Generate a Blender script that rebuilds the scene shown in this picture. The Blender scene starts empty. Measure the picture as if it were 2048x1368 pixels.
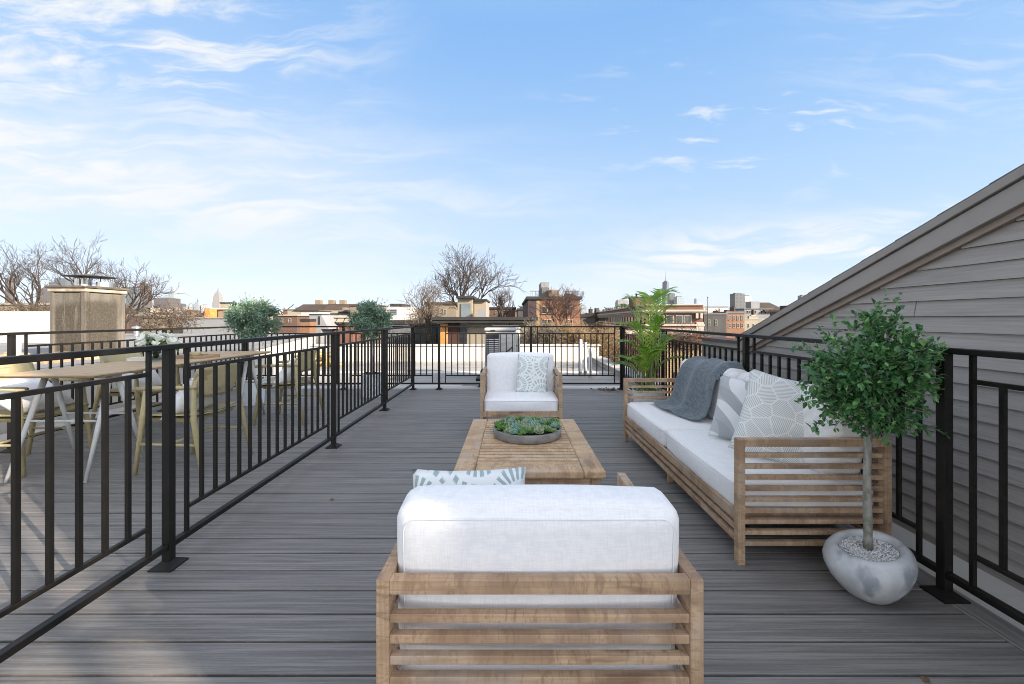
import bpy, bmesh, math, random
from mathutils import Vector, Matrix, noise as mnoise
R = math.radians
PI = math.pi
random.seed(7)
SC = bpy.context.scene
COL = SC.collection
F, H, HY = 823.0, 1.195, 637.0          # focal length in photo pixels, eye height, horizon row

def XX(px, d): return (px - 1024) / F * d
def ZZ(py, d): return H - (py - HY) / F * d

# ------------------------------------------------------------------ mesh builder
class MB:
    def __init__(s): s.v = []; s.f = []
    def add(s, vs, fs):
        o = len(s.v); s.v += [tuple(v) for v in vs]; s.f += [tuple(i + o for i in f) for f in fs]; return s
    def box(s, x0, x1, y0, y1, z0, z1):
        return s.add([(x0,y0,z0),(x1,y0,z0),(x1,y1,z0),(x0,y1,z0),(x0,y0,z1),(x1,y0,z1),(x1,y1,z1),(x0,y1,z1)],
                     [(0,3,2,1),(4,5,6,7),(0,1,5,4),(1,2,6,5),(2,3,7,6),(3,0,4,7)])
    def hexa(s, b, t):          # 4 bottom points, 4 top points (counter clockwise from above)
        return s.add(list(b) + list(t), [(0,3,2,1),(4,5,6,7),(0,1,5,4),(1,2,6,5),(2,3,7,6),(3,0,4,7)])
    def prism(s, pts, z0, z1):  # polygon in plan, counter clockwise
        n = len(pts)
        return s.add([(x,y,z0) for x,y in pts] + [(x,y,z1) for x,y in pts],
                     [tuple(range(n-1,-1,-1)), tuple(range(n,2*n))] + [(i,(i+1)%n,n+(i+1)%n,n+i) for i in range(n)])
    def prismx(s, pts, x0, x1): # polygon of (y,z) extruded along x
        n = len(pts)
        return s.add([(x0,y,z) for y,z in pts] + [(x1,y,z) for y,z in pts],
                     [tuple(range(n-1,-1,-1)), tuple(range(n,2*n))] + [(i,(i+1)%n,n+(i+1)%n,n+i) for i in range(n)])
    def tube(s, pts, rad, n=8, cap=True):
        pts = [Vector(p) for p in pts]; m = len(pts)
        if not hasattr(rad, '__len__'): rad = [rad] * m
        o = len(s.v); up = None
        for i, p in enumerate(pts):
            t = (pts[min(i+1,m-1)] - pts[max(i-1,0)])
            if t.length < 1e-9: t = Vector((0,0,1))
            t.normalize()
            if up is None:
                up = Vector((1,0,0)) if abs(t.x) < .8 else Vector((0,1,0))
            a = (up - t * up.dot(t))
            if a.length < 1e-6: a = t.orthogonal()
            a.normalize(); up = a; b = t.cross(a)
            for k in range(n):
                q = p + (a * math.cos(2*PI*k/n) + b * math.sin(2*PI*k/n)) * rad[i]
                s.v.append(tuple(q))
        for i in range(m-1):
            for k in range(n):
                s.f.append((o+i*n+k, o+i*n+(k+1)%n, o+(i+1)*n+(k+1)%n, o+(i+1)*n+k))
        if cap:
            s.f.append(tuple(o+k for k in range(n-1,-1,-1))); s.f.append(tuple(o+(m-1)*n+k for k in range(n)))
        return s
    def lathe(s, prof, n=32, c=(0,0,0), capb=True, capt=False, wob=None):
        o = len(s.v)
        for r, z in prof:
            for k in range(n):
                a = 2*PI*k/n; w = wob(a, z) if wob else 1
                s.v.append((c[0]+r*w*math.cos(a), c[1]+r*w*math.sin(a), c[2]+z))
        for i in range(len(prof)-1):
            for k in range(n):
                s.f.append((o+i*n+k, o+i*n+(k+1)%n, o+(i+1)*n+(k+1)%n, o+(i+1)*n+k))
        if capb: s.f.append(tuple(o+k for k in range(n-1,-1,-1)))
        if capt: s.f.append(tuple(o+(len(prof)-1)*n+k for k in range(n)))
        return s
    def build(s, name, mat, parent=None, smooth=False, bevel=0, seg=2, sub=0, angle=40):
        me = bpy.data.meshes.new(name); me.from_pydata(s.v, [], s.f); me.update()
        o = bpy.data.objects.new(name, me); COL.objects.link(o)
        if mat: me.materials.append(mat)
        if smooth:
            me.polygons.foreach_set('use_smooth', [True]*len(me.polygons))
        if parent: o.parent = parent
        if bevel:
            b = o.modifiers.new('bevel', 'BEVEL'); b.width = bevel; b.segments = seg; b.limit_method = 'ANGLE'; b.angle_limit = R(angle)
        if sub:
            b = o.modifiers.new('sub', 'SUBSURF'); b.levels = sub; b.render_levels = sub
        return o

def tag(o, label=None, cat=None, group=None, kind=None):
    if label: o['label'] = label
    if cat: o['category'] = cat
    if group: o['group'] = group
    if kind: o['kind'] = kind
    return o
def thing(name, label, cat, loc=(0,0,0), rz=0, group=None, sc=1):
    o = bpy.data.objects.new(name, None); COL.objects.link(o); o.empty_display_size = .1
    o.location = loc; o.rotation_euler = (0,0,rz); o.scale = (sc,sc,sc)
    return tag(o, label, cat, group)
def copy_tree(o, parent=None):
    c = o.copy(); COL.objects.link(c)
    if parent: c.parent = parent
    for ch in list(o.children): copy_tree(ch, c)
    return c
def inst(src, name, parent, loc, rot=(0,0,0), sc=(1,1,1)):
    c = bpy.data.objects.new(name, src.data); COL.objects.link(c); c.parent = parent
    c.location = loc; c.rotation_euler = rot; c.scale = sc
    for m in src.modifiers:
        if m.type == 'BEVEL':
            b = c.modifiers.new('bevel','BEVEL'); b.width=m.width; b.segments=m.segments; b.limit_method='ANGLE'; b.angle_limit=m.angle_limit
    return c

# ------------------------------------------------------------------ material helpers
class NT:
    def __init__(s, tree): s.t = tree; s.n = tree.nodes; s.l = tree.links
    def node(s, typ, ins=None, **kw):
        n = s.n.new(typ)
        for k, v in kw.items(): setattr(n, k, v)
        if ins:
            for k, v in ins.items():
                sock = n.inputs[k]
                if hasattr(v, 'is_output'): s.l.new(v, sock)
                else: sock.default_value = v
        return n
    def m(s, op, a, b=0.0, c=None, clamp=False):
        ins = {0: a, 1: b}
        if c is not None: ins[2] = c
        n = s.node('ShaderNodeMath', ins, operation=op, use_clamp=clamp); return n.outputs[0]
    def mix(s, f, a, b, blend='MIX'):
        n = s.node('ShaderNodeMix', None, data_type='RGBA', blend_type=blend)
        for i, v in ((0, f), (6, a), (7, b)):
            if hasattr(v, 'is_output'): s.l.new(v, n.inputs[i])
            else: n.inputs[i].default_value = v
        return n.outputs[2]
    def rng(s, x, a, b, c=0., d=1., smooth=True):
        n = s.node('ShaderNodeMapRange', {0: x, 1: a, 2: b, 3: c, 4: d}, interpolation_type='SMOOTHSTEP' if smooth else 'LINEAR'); return n.outputs[0]
    def noise(s, vec, scale=5., detail=4., rough=.55, dist=0., out=0):
        return s.node('ShaderNodeTexNoise', {'Vector': vec, 'Scale': scale, 'Detail': detail, 'Roughness': rough, 'Distortion': dist}).outputs[out]
    def mapping(s, vec, scale=(1,1,1), rot=(0,0,0), loc=(0,0,0)):
        return s.node('ShaderNodeMapping', {'Vector': vec, 'Scale': scale, 'Rotation': rot, 'Location': loc}).outputs[0]

def C(r, g, b): return (r, g, b, 1)
MATS = {}
def newmat(name):
    m = bpy.data.materials.new(name); m.use_nodes = True
    nt = NT(m.node_tree); b = m.node_tree.nodes['Principled BSDF']
    MATS[name] = m
    return m, nt, b
def setb(nt, b, **kw):
    for k, v in kw.items():
        k = k.replace('_', ' ')
        if hasattr(v, 'is_output'): nt.l.new(v, b.inputs[k])
        else: b.inputs[k].default_value = v
def coords(nt, kind='Object'): return nt.node('ShaderNodeTexCoord').outputs[kind]
def bump(nt, b, h, strength=.3, dist=.01):
    n = nt.node('ShaderNodeBump', {'Height': h, 'Strength': strength, 'Distance': dist}); nt.l.new(n.outputs[0], b.inputs['Normal'])

def mat_noise(name, c1, c2, scale=(6,6,6), rough=.7, bumps=.2, bd=.01, lo=.35, hi=.65, metallic=0, c3=None, s3=(1.5,1.5,1.5), lo3=.5, hi3=.62, spec=.5, detail=5, coat=0):
    m, nt, b = newmat(name); co = coords(nt)
    n1 = nt.noise(nt.mapping(co, scale), 1., detail)
    col = nt.mix(nt.rng(n1, lo, hi), c1, c2)
    if c3: col = nt.mix(nt.rng(nt.noise(nt.mapping(co, s3), 1., 6), lo3, hi3), col, c3)
    setb(nt, b, Base_Color=col, Roughness=rough, Metallic=metallic, Specular_IOR_Level=spec, Coat_Weight=coat)
    if bumps: bump(nt, b, n1, bumps, bd)
    return m

def wood(name, axis, light, mid, dark, grain=150, rough=.6, patch=.5):
    m, nt, b = newmat(name); co = coords(nt)
    def sc(a, c): v = [c, c, c]; v[axis] = a; return tuple(v)
    ri = nt.node('ShaderNodeNewGeometry').outputs['Random Per Island']
    oi = nt.node('ShaderNodeObjectInfo').outputs['Random']
    sh = nt.node('ShaderNodeCombineXYZ', {0: nt.m('MULTIPLY', nt.m('ADD', ri, oi), 13.), 1: nt.m('MULTIPLY', ri, 29.), 2: nt.m('MULTIPLY', oi, 17.)}).outputs[0]
    co = nt.node('ShaderNodeVectorMath', {0: co, 1: sh}, operation='ADD').outputs[0]
    g = nt.noise(nt.mapping(co, sc(3.2, grain)), 1., 5, .6, .35)
    p = nt.noise(nt.mapping(co, sc(6, 2.2), loc=(3.1,1.7,.4)), 1., 4, .55, 1.4)
    f = nt.noise(nt.mapping(co, sc(55, 14), rot=(.3,.4,.35)), 1., 5, .7, 1.2)
    k = nt.noise(nt.mapping(co, sc(3.5, 16)), 1., 3, .5)
    wth = nt.noise(nt.mapping(co, sc(3, 9), loc=(9,2,5)), 1., 4, .6)
    col = nt.mix(nt.rng(g, .32, .68), light, mid)
    col = nt.mix(nt.m('MULTIPLY', nt.rng(p, .42, .60), patch), col, dark)
    col = nt.mix(nt.m('MULTIPLY', nt.rng(f, .48, .64), .75), col, nt.mix(.8, mid, dark))
    grey = (light[0]*.72+.05, light[0]*.64+.05, light[0]*.56+.05, 1)
    col = nt.mix(nt.m('MULTIPLY', nt.rng(wth, .50, .68), .45), col, grey)
    col = nt.mix(nt.m('MULTIPLY', nt.rng(k, .60, .70), .5), col, C(dark[0]*.5, dark[1]*.45, dark[2]*.4))
    tone = nt.m('ADD', .88, nt.m('MULTIPLY', ri, .2))
    col = nt.mix(1., col, nt.node('ShaderNodeCombineColor', {0: tone, 1: tone, 2: tone}).outputs[0], 'MULTIPLY')
    setb(nt, b, Base_Color=col, Roughness=rough, Specular_IOR_Level=.35)
    bump(nt, b, nt.m('ADD', g, nt.m('MULTIPLY', f, .3)), .25, .004)
    return m

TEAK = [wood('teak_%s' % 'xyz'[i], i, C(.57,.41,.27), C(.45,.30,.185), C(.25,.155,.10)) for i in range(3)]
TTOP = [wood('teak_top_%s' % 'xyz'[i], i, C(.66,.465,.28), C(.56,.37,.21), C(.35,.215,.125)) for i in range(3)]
OAKT = wood('oak_table', 1, C(.56,.41,.25), C(.50,.355,.21), C(.43,.29,.165), grain=40, patch=.4)
OAKC = [wood('oak_chair_%s' % 'xyz'[i], i, C(.45,.39,.225), C(.41,.35,.195), C(.36,.30,.165), grain=60, patch=.3) for i in range(3)]

def fabric(name, col, col2, wv=420, rib=0, bs=.25, blotch=.5):
    m, nt, b = newmat(name); co = coords(nt)
    sx = nt.noise(nt.mapping(co, (wv, wv*.08, wv*.08)), 1., 2)
    sz = nt.noise(nt.mapping(co, (wv*.08, wv*.08, wv)), 1., 2)
    sy = nt.noise(nt.mapping(co, (wv*.08, wv, wv*.08)), 1., 2)
    w = nt.m('MULTIPLY', nt.m('ADD', nt.m('ADD', sx, sy), sz), .333)
    big = nt.noise(co, 7., 3)
    col_ = nt.mix(nt.rng(w, .42, .58), col, col2)
    col_ = nt.mix(nt.m('MULTIPLY', nt.rng(big, .4, .7), blotch*.25), col_, col2)
    h = w
    if rib:
        s = nt.node('ShaderNodeSeparateXYZ', {0: co})
        rw = nt.m('SINE', nt.m('MULTIPLY', nt.m('ADD', s.outputs[1], nt.m('MULTIPLY', s.outputs[2], 1.0)), rib))
        rr = nt.rng(rw, -.2, .8)
        col_ = nt.mix(nt.m('MULTIPLY', rr, .30), col_, C(col2[0]*.80, col2[1]*.80, col2[2]*.82))
        h = nt.m('ADD', w, nt.m('MULTIPLY', rw, -.6))
    wr = nt.m('ADD', nt.noise(co, 5., 3, .5, .6), nt.m('MULTIPLY', nt.noise(nt.mapping(co, (3,9,9), rot=(.4,.2,.5)), 1., 2, .5, 1.2), .6))
    h2 = nt.m('ADD', nt.m('MULTIPLY', h, .25), nt.m('MULTIPLY', wr, 3.5))
    setb(nt, b, Base_Color=col_, Roughness=.95, Specular_IOR_Level=.15, Sheen_Weight=.25)
    bump(nt, b, h2, bs, .004)
    return m
LINEN = fabric('white_linen', C(.87,.875,.89), C(.79,.80,.835))
RIBBED = fabric('ribbed_linen', C(.86,.855,.85), C(.80,.795,.80), rib=330)
CREAM = fabric('pale_striped_linen', C(.80,.79,.78), C(.72,.71,.71), rib=75)
THROW = fabric('grey_wool', C(.165,.195,.22), C(.095,.118,.138), wv=260, bs=.5, blotch=.8)

def pat_fabric(name, base, line, kind):
    m, nt, b = newmat(name); co = coords(nt)
    s = nt.node('ShaderNodeSeparateXYZ', {0: co}); x, z = s.outputs[0], s.outputs[2]
    p2 = nt.node('ShaderNodeCombineXYZ', {0: x, 1: z, 2: 0.}).outputs[0]
    if kind == 'hatch':        # every cell carries its own direction of hatching
        sc = 11.
        v = nt.node('ShaderNodeTexVoronoi', {'Vector': p2, 'Scale': sc, 'Randomness': .85}, voronoi_dimensions='2D')
        e = nt.node('ShaderNodeTexVoronoi', {'Vector': p2, 'Scale': sc, 'Randomness': .85}, voronoi_dimensions='2D', feature='DISTANCE_TO_EDGE')
        # rings that follow the cell border read as nested polygons
        st = nt.m('SINE', nt.m('MULTIPLY', e.outputs[0], 78.))
        cs = nt.node('ShaderNodeSeparateColor', {0: v.outputs['Color']})
        ang = nt.m('MULTIPLY', cs.outputs[0], 6.28)
        st2 = nt.m('SINE', nt.m('MULTIPLY', nt.m('ADD', nt.m('MULTIPLY', x, nt.m('COSINE', ang)), nt.m('MULTIPLY', z, nt.m('SINE', ang))), 760.))
        f = nt.m('MULTIPLY', nt.rng(st2, -.25, .35), nt.rng(e.outputs[0], .025, .05))
        col = nt.mix(f, base, line)
    elif kind == 'leaf':       # fans of strokes leaving a few centres
        v = nt.node('ShaderNodeTexVoronoi', {'Vector': p2, 'Scale': 4.2, 'Randomness': .75}, voronoi_dimensions='2D')
        e = nt.node('ShaderNodeTexVoronoi', {'Vector': p2, 'Scale': 4.2, 'Randomness': .75}, voronoi_dimensions='2D', feature='DISTANCE_TO_EDGE')
        ps = nt.node('ShaderNodeSeparateXYZ', {0: v.outputs['Position']})
        dx = nt.m('SUBTRACT', nt.m('MULTIPLY', x, 1.), ps.outputs[0]); dz = nt.m('SUBTRACT', z, ps.outputs[1])
        a = nt.m('ARCTAN2', dz, dx)
        wob = nt.noise(p2, 30., 2)
        st = nt.m('SINE', nt.m('ADD', nt.m('MULTIPLY', a, 26.), nt.m('MULTIPLY', wob, 2.4)))
        r = v.outputs['Distance']
        ring = nt.m('SINE', nt.m('MULTIPLY', r, 26.))
        f = nt.m('MULTIPLY', nt.m('MULTIPLY', nt.rng(st, -.35, .1), nt.rng(ring, -.75, -.45)), nt.rng(e.outputs[0], .02, .06))
        col = nt.mix(f, base, line)
    else:                      # broad curved bands in greys
        w = nt.m('ADD', nt.m('MULTIPLY', x, 5.2), nt.m('MULTIPLY', nt.m('SINE', nt.m('MULTIPLY', z, 9.)), .75))
        fr = nt.m('FRACT', w); fr2 = nt.m('FRACT', nt.m('ADD', nt.m('MULTIPLY', z, 4.6), nt.m('MULTIPLY', nt.m('SINE', nt.m('MULTIPLY', x, 8.)), .6)))
        col = nt.mix(nt.rng(fr, .48, .5), base, line)
        col = nt.mix(nt.m('MULTIPLY', nt.rng(fr2, .58, .6), .7), col, C(line[0]*.82, line[1]*.82, line[2]*.84))
    wv = nt.noise(nt.mapping(co, (330,330,330)), 1., 2)
    setb(nt, b, Base_Color=col, Roughness=.95, Specular_IOR_Level=.15, Sheen_Weight=.2)
    bump(nt, b, nt.m('ADD', nt.m('MULTIPLY', wv, .3), nt.m('MULTIPLY', nt.noise(co, 9., 3), 2.)), .3, .004)
    return m
HATCH = pat_fabric('hatched_print', C(.80,.80,.79), C(.50,.535,.535), 'hatch')
LEAFP = pat_fabric('leaf_print', C(.78,.80,.81), C(.33,.43,.44), 'leaf')
LEAF2 = pat_fabric('fine_leaf_print', C(.78,.80,.80), C(.43,.53,.54), 'leaf')
BANDS = pat_fabric('band_print', C(.74,.75,.76), C(.44,.46,.48), 'band')

BLACK = mat_noise('black_metal', C(.0075,.0068,.006), C(.012,.0105,.009), (9,9,9), rough=.5, bumps=.05, c3=C(.021,.016,.012), spec=.32)
SIDE = None
def siding_mat():
    m, nt, b = newmat('grey_siding'); co = coords(nt)
    g = nt.noise(nt.mapping(co, (6, 3, 95)), 1., 6, .6)
    p = nt.noise(nt.mapping(co, (1, .5, 12)), 1., 3)
    col = nt.mix(nt.rng(g, .3, .7), C(.37,.345,.33), C(.29,.27,.258))
    col = nt.mix(nt.m('MULTIPLY', nt.rng(p, .4, .7), .35), col, C(.42,.393,.376))
    setb(nt, b, Base_Color=col, Roughness=.6, Specular_IOR_Level=.35)
    bump(nt, b, g, .25, .003); return m
SIDE = siding_mat()
TRIM = mat_noise('grey_trim', C(.285,.26,.245), C(.315,.288,.27), (3,3,3), rough=.45, bumps=.04)
TRIM2 = mat_noise('grey_flashing', C(.25,.23,.217), C(.285,.262,.245), (3,3,3), rough=.5, bumps=.04)
FRIEZE = mat_noise('tan_frieze', C(.32,.255,.215), C(.27,.22,.19), (5,5,30), rough=.6, bumps=.05)
SHINGLE = mat_noise('roof_shingle', C(.10,.092,.088), C(.16,.148,.14), (40,40,40), rough=.9, bumps=.6)

def deck_mat(name, axis=0):
    m, nt, b = newmat(name); co = coords(nt)
    def sc(a, c): v = [c, c, 3.]; v[axis] = a; return tuple(v)
    s = nt.node('ShaderNodeSeparateXYZ', {0: co}); y = s.outputs[1 - axis]
    bi = nt.m('FLOOR', nt.m('DIVIDE', nt.m('SUBTRACT', y, 1.381 if axis == 0 else 0.), .1435))
    off = nt.node('ShaderNodeCombineXYZ', {axis: nt.m('MULTIPLY', bi, 3.7), 1 - axis: 0., 2: 0.}).outputs[0]
    cc = nt.node('ShaderNodeVectorMath', {0: co, 1: off}, operation='ADD').outputs[0]
    g = nt.noise(nt.mapping(cc, sc(1.6, 75)), 1., 7, .68, .25)
    g2 = nt.noise(nt.mapping(cc, sc(.9, 34)), 1., 5, .6, .8)
    wn = nt.node('ShaderNodeTexWhiteNoise', {'W': bi}, noise_dimensions='1D').outputs[0]
    fine = nt.noise(nt.mapping(cc, sc(30, 420)), 1., 3)
    col = nt.mix(nt.rng(g, .32, .68), C(.155,.146,.137), C(.31,.294,.278))
    col = nt.mix(nt.m('MULTIPLY', nt.rng(g2, .40, .66), .55), col, C(.098,.092,.087))
    col = nt.mix(nt.m('MULTIPLY', nt.rng(fine, .5, .75), .3), col, C(.38,.36,.34))
    col = nt.mix(nt.m('MULTIPLY', wn, .28), col, C(.16,.152,.145))
    dirt = nt.noise(co, .9, 5)
    col = nt.mix(nt.m('MULTIPLY', nt.rng(dirt, .5, .75), .3), col, C(.31,.295,.275))
    setb(nt, b, Base_Color=col, Roughness=.62, Specular_IOR_Level=.4)
    bump(nt, b, nt.m('ADD', g, nt.m('MULTIPLY', g2, .7)), .35, .004)
    return m
DECK = deck_mat('deck_boards', 0)
DECKB = deck_mat('deck_border_board', 1)
MEMB = mat_noise('roof_membrane', C(.25,.243,.232), C(.31,.30,.287), (1.2,1.2,1.2), rough=.8, bumps=.1, c3=C(.20,.195,.187), s3=(.35,2.2,1), lo3=.5, hi3=.7)
MEMBW = mat_noise('white_membrane', C(.50,.48,.45), C(.58,.56,.525), (1.5,1.5,1.5), rough=.8, bumps=.1, c3=C(.5,.47,.43), s3=(.5,3,3), lo3=.55, hi3=.75)
PARAW = mat_noise('white_parapet_paint', C(.52,.49,.45), C(.60,.57,.53), (2,2,.6), rough=.8, bumps=.1, c3=C(.52,.46,.39), s3=(1.1,1.1,.35), lo3=.56, hi3=.78)
GROUND = mat_noise('ground_soil', C(.08,.075,.068), C(.15,.14,.125), (.05,.05,.05), rough=.95, bumps=.1)
GLASSD = mat_noise('dark_window_glass', C(.012,.016,.02), C(.05,.06,.07), (.6,.6,.8), rough=.08, bumps=0, spec=.8)
GLASSB = mat_noise('bright_window_glass', C(.07,.09,.11), C(.16,.19,.21), (.6,.6,.8), rough=.1, bumps=0, spec=.8)
# ================================================================== camera, light, sky
cam = bpy.data.cameras.new('camera'); co_ = bpy.data.objects.new('camera', cam); COL.objects.link(co_)
co_.location = (0, 0, H); co_.rotation_euler = (R(90), 0, 0)
cam.sensor_width = 36; cam.lens = F / 2048 * 36; cam.shift_y = -(684 - HY) / 2048; cam.clip_end = 20000; cam.clip_start = .05
SC.camera = co_
EXP = 1.85
SUN_AZ, SUN_EL = 58., 24.               # azimuth to the right of straight behind the camera
sd = Vector((math.sin(R(SUN_AZ))*math.cos(R(SUN_EL)), -math.cos(R(SUN_AZ))*math.cos(R(SUN_EL)), math.sin(R(SUN_EL))))
sun = bpy.data.lights.new('sun', 'SUN'); so = bpy.data.objects.new('sun', sun); COL.objects.link(so)
sun.energy = 3.5; sun.angle = R(.5); sun.color = (1, .86, .70)
so.rotation_euler = sd.to_track_quat('Z', 'Y').to_euler(); so.location = (10, -10, 20)
wd = bpy.data.worlds.new('World'); SC.world = wd; wd.use_nodes = True
nt = NT(wd.node_tree); bg = wd.node_tree.nodes['Background']
sky = nt.node('ShaderNodeTexSky', None, sky_type='NISHITA'); sky.sun_disc = False
sky.sun_elevation = R(SUN_EL); sky.sun_rotation = math.atan2(sd.x, sd.y); sky.air_density = 1.0; sky.dust_density = .6; sky.ozone_density = 1.5; sky.altitude = 0
gen = coords(nt, 'Generated'); sp = nt.node('ShaderNodeSeparateXYZ', {0: gen}); x, y, z = sp.outputs
ya = nt.m('MAXIMUM', nt.m('ABSOLUTE', y), .15)
a = nt.m('DIVIDE', x, ya); e = nt.m('DIVIDE', z, ya)          # tangent of bearing and of height
pl = nt.node('ShaderNodeCombineXYZ', {0: nt.m('DIVIDE', x, nt.m('ADD', nt.m('ABSOLUTE', z), .13)), 1: nt.m('DIVIDE', y, nt.m('ADD', nt.m('ABSOLUTE', z), .13)), 2: 0.}).outputs[0]
def gauss(c, w, src): 
    d = nt.m('DIVIDE', nt.m('SUBTRACT', src, c), w); return nt.m('POWER', 2.718, nt.m('MULTIPLY', nt.m('MULTIPLY', d, d), -1.))
ae = nt.node('ShaderNodeCombineXYZ', {0: a, 1: e, 2: 0.}).outputs[0]
# fine cirrus fibres, drawn out along slightly tilted lines
warp = nt.noise(nt.mapping(ae, (1.6, 3.2, 1)), 1., 4, .55, 0, out=1)
aew = nt.node('ShaderNodeVectorMath', {0: ae, 1: nt.node('ShaderNodeVectorMath', {0: warp, 'Scale': .22}, operation='SCALE').outputs[0]}, operation='ADD').outputs[0]
fib = nt.noise(nt.mapping(aew, (2.4, 21, 1), rot=(0, 0, R(-11)), loc=(.3, .7, 0)), 1., 8, .62, .3)
fibL = nt.noise(nt.mapping(aew, (2.6, 13, 1), rot=(0, 0, R(16)), loc=(5.3, 2.2, 0)), 1., 8, .64, .4)
puff = nt.noise(nt.mapping(aew, (1.5, 4.2, 1), rot=(0, 0, R(-6)), loc=(1.3, 4.7, 0)), 1., 6, .58, .2)
tuft = nt.noise(nt.mapping(aew, (5.5, 22, 1), rot=(0, 0, R(-3)), loc=(2.2, 8.1, 0)), 1., 7, .6, .2)
# where the cloud lies: a broad bank on the left, a band low on the right, thin veils above
left = nt.rng(a, .5, -.7)
bank = nt.m('MULTIPLY', gauss(nt.m('ADD', .25, nt.m('MULTIPLY', a, -.09)), .155, e), nt.m('ADD', .10, nt.m('MULTIPLY', left, .9)))
bandr = nt.m('MULTIPLY', gauss(nt.m('ADD', .165, nt.m('MULTIPLY', nt.m('SUBTRACT', a, .6), .10)), .06, e), nt.rng(a, .05, .5))
veil = nt.m('MULTIPLY', nt.rng(e, .34, .62), nt.rng(a, -.12, -.75))
veilr = nt.m('MULTIPLY', nt.rng(e, .3, .6), nt.rng(a, .5, 1.1))
m1 = nt.m('MULTIPLY', bank, nt.m('ADD', nt.m('ADD', .24, nt.m('MULTIPLY', nt.rng(puff, .28, .74), .48)), nt.m('MULTIPLY', nt.rng(fib, .40, .68), .72)))
m2 = nt.m('MULTIPLY', bandr, nt.m('ADD', nt.m('MULTIPLY', nt.rng(fib, .44, .62), .95), .12))
m3 = nt.m('MULTIPLY', veil, nt.m('ADD', nt.m('MULTIPLY', nt.rng(fibL, .42, .66), .95), .08))
m4 = nt.m('MULTIPLY', veilr, nt.m('MULTIPLY', nt.rng(fib, .46, .7), .4))
tz = nt.m('MULTIPLY', nt.m('MULTIPLY', gauss(.47, .15, e), gauss(.55, .35, a)), nt.m('MULTIPLY', nt.rng(tuft, .55, .70), .85))
low = nt.m('MULTIPLY', nt.rng(e, .19, .0), nt.m('ADD', .04, nt.m('MULTIPLY', nt.rng(puff, .40, .62), .34)))
base = nt.m('MULTIPLY', nt.rng(e, .62, .05), .03)
mask = nt.m('ADD', nt.m('ADD', nt.m('ADD', m1, m2), nt.m('ADD', m3, m4)), nt.m('ADD', nt.m('ADD', tz, low), base))
mask = nt.m('MULTIPLY', mask, .95, clamp=True)
nish = nt.mix(1., sky.outputs[0], C(.98, 1.06, 1.16), 'MULTIPLY')
nbw = nt.node('ShaderNodeRGBToBW', {0: nish}).outputs[0]
nish = nt.mix(.72, nish, nt.mix(1., nbw, C(1.04,1.0,.95), 'MULTIPLY'))                                   # hazier, whiter sky on the sun's side
G_ = 1/(.15*2**EXP)
zr = nt.m('ABSOLUTE', z)
ramp = nt.node('ShaderNodeValToRGB', {0: zr}); el = ramp.color_ramp.elements
stops = [(0., (.58,.71,.89)), (.10, (.46,.67,.935)), (.30, (.36,.61,.95)), (.58, (.215,.48,.915)), (.66, (.30,.56,.93)), (.80, (.90,.94,1.0))]
while len(el) < len(stops): el.new(.5)
# unseen sky above the picture is whitened to brighten the shaded deck
for q, (p_, c_) in zip(el, stops): q.position = p_; q.color = (*c_, 1)
rampc = nt.mix(1., ramp.outputs[0], C(G_, G_, G_), 'MULTIPLY')
front = nt.m('MULTIPLY', nt.rng(y, -.35, .45), .92)
tint = nt.mix(front, nish, rampc)
CLOUD = .97*G_
colr = nt.mix(mask, tint, C(CLOUD*.965, CLOUD*.985, CLOUD*1.0))
wd.node_tree.links.new(colr, bg.inputs[0]); bg.inputs[1].default_value = .15
SC.view_settings.view_transform = 'Standard'; SC.view_settings.look = 'None'; SC.view_settings.gamma = 1
SC.view_settings.exposure = EXP
SC.cycles.filter_width = .95
SC.cycles.max_bounces = 8; SC.cycles.transparent_max_bounces = 12
SC.cycles.caustics_reflective = False; SC.cycles.caustics_refractive = False
SC.cycles.sample_clamp_indirect = 4

# ================================================================== ground, deck and roofs
g = MB(); g.add([(-6500,-1500,-12),(6500,-1500,-12),(6500,8500,-12),(-6500,8500,-12)], [(0,1,2,3)])
tag(g.build('ground', GROUND), kind='structure')
d = MB(); y = 1.381 - .1435*20
while y < 7.0:
    d.box(-4.68, 1.835, y + .0035, min(y + .1368, 7.02), -.025, 0); y += .1435
tag(d.build('deck', DECK, bevel=.003, seg=2), kind='structure')
d = MB(); d.box(1.840, 1.955, -1.4, 7.02, -.03, .002)
tag(d.build('deck_border', DECKB, bevel=.004), kind='structure')
d = MB(); d.box(-4.9, 1.95, -1.6, 7.0, -.10, -.03)
tag(d.build('deck_base', mat_noise('dark_joist', C(.02,.02,.02), C(.03,.03,.03))), kind='structure')
# the roof round the deck
r = MB(); r.prism([(-5.5,7.06),(2.55,7.06),(2.55,13.0),(-8,13.0),(-5.5,8.6)], -.6, -.16)
tag(r.build('roof', MEMB), kind='structure')
r = MB(); r.box(1.96, 2.40, -1.6, 7.06, -.4, -.055)
tag(r.build('roof_gutter_strip', MEMBW), kind='structure')
r = MB(); r.box(-4.9, 2.4, 7.06, 7.42, -.4, -.02)
tag(r.build('roof_edge_strip', MEMBW), kind='structure')
r = MB(); r.box(-5.5, 2.5, 10.2, 10.55, -.2, -.152); r.prism([(-5.5,8.6),(-1.0,8.15),(-1.0,8.35),(-5.5,8.85)], -.2, -.151)
tag(r.build('roof_seam_strips', MEMBW), kind='structure')

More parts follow.
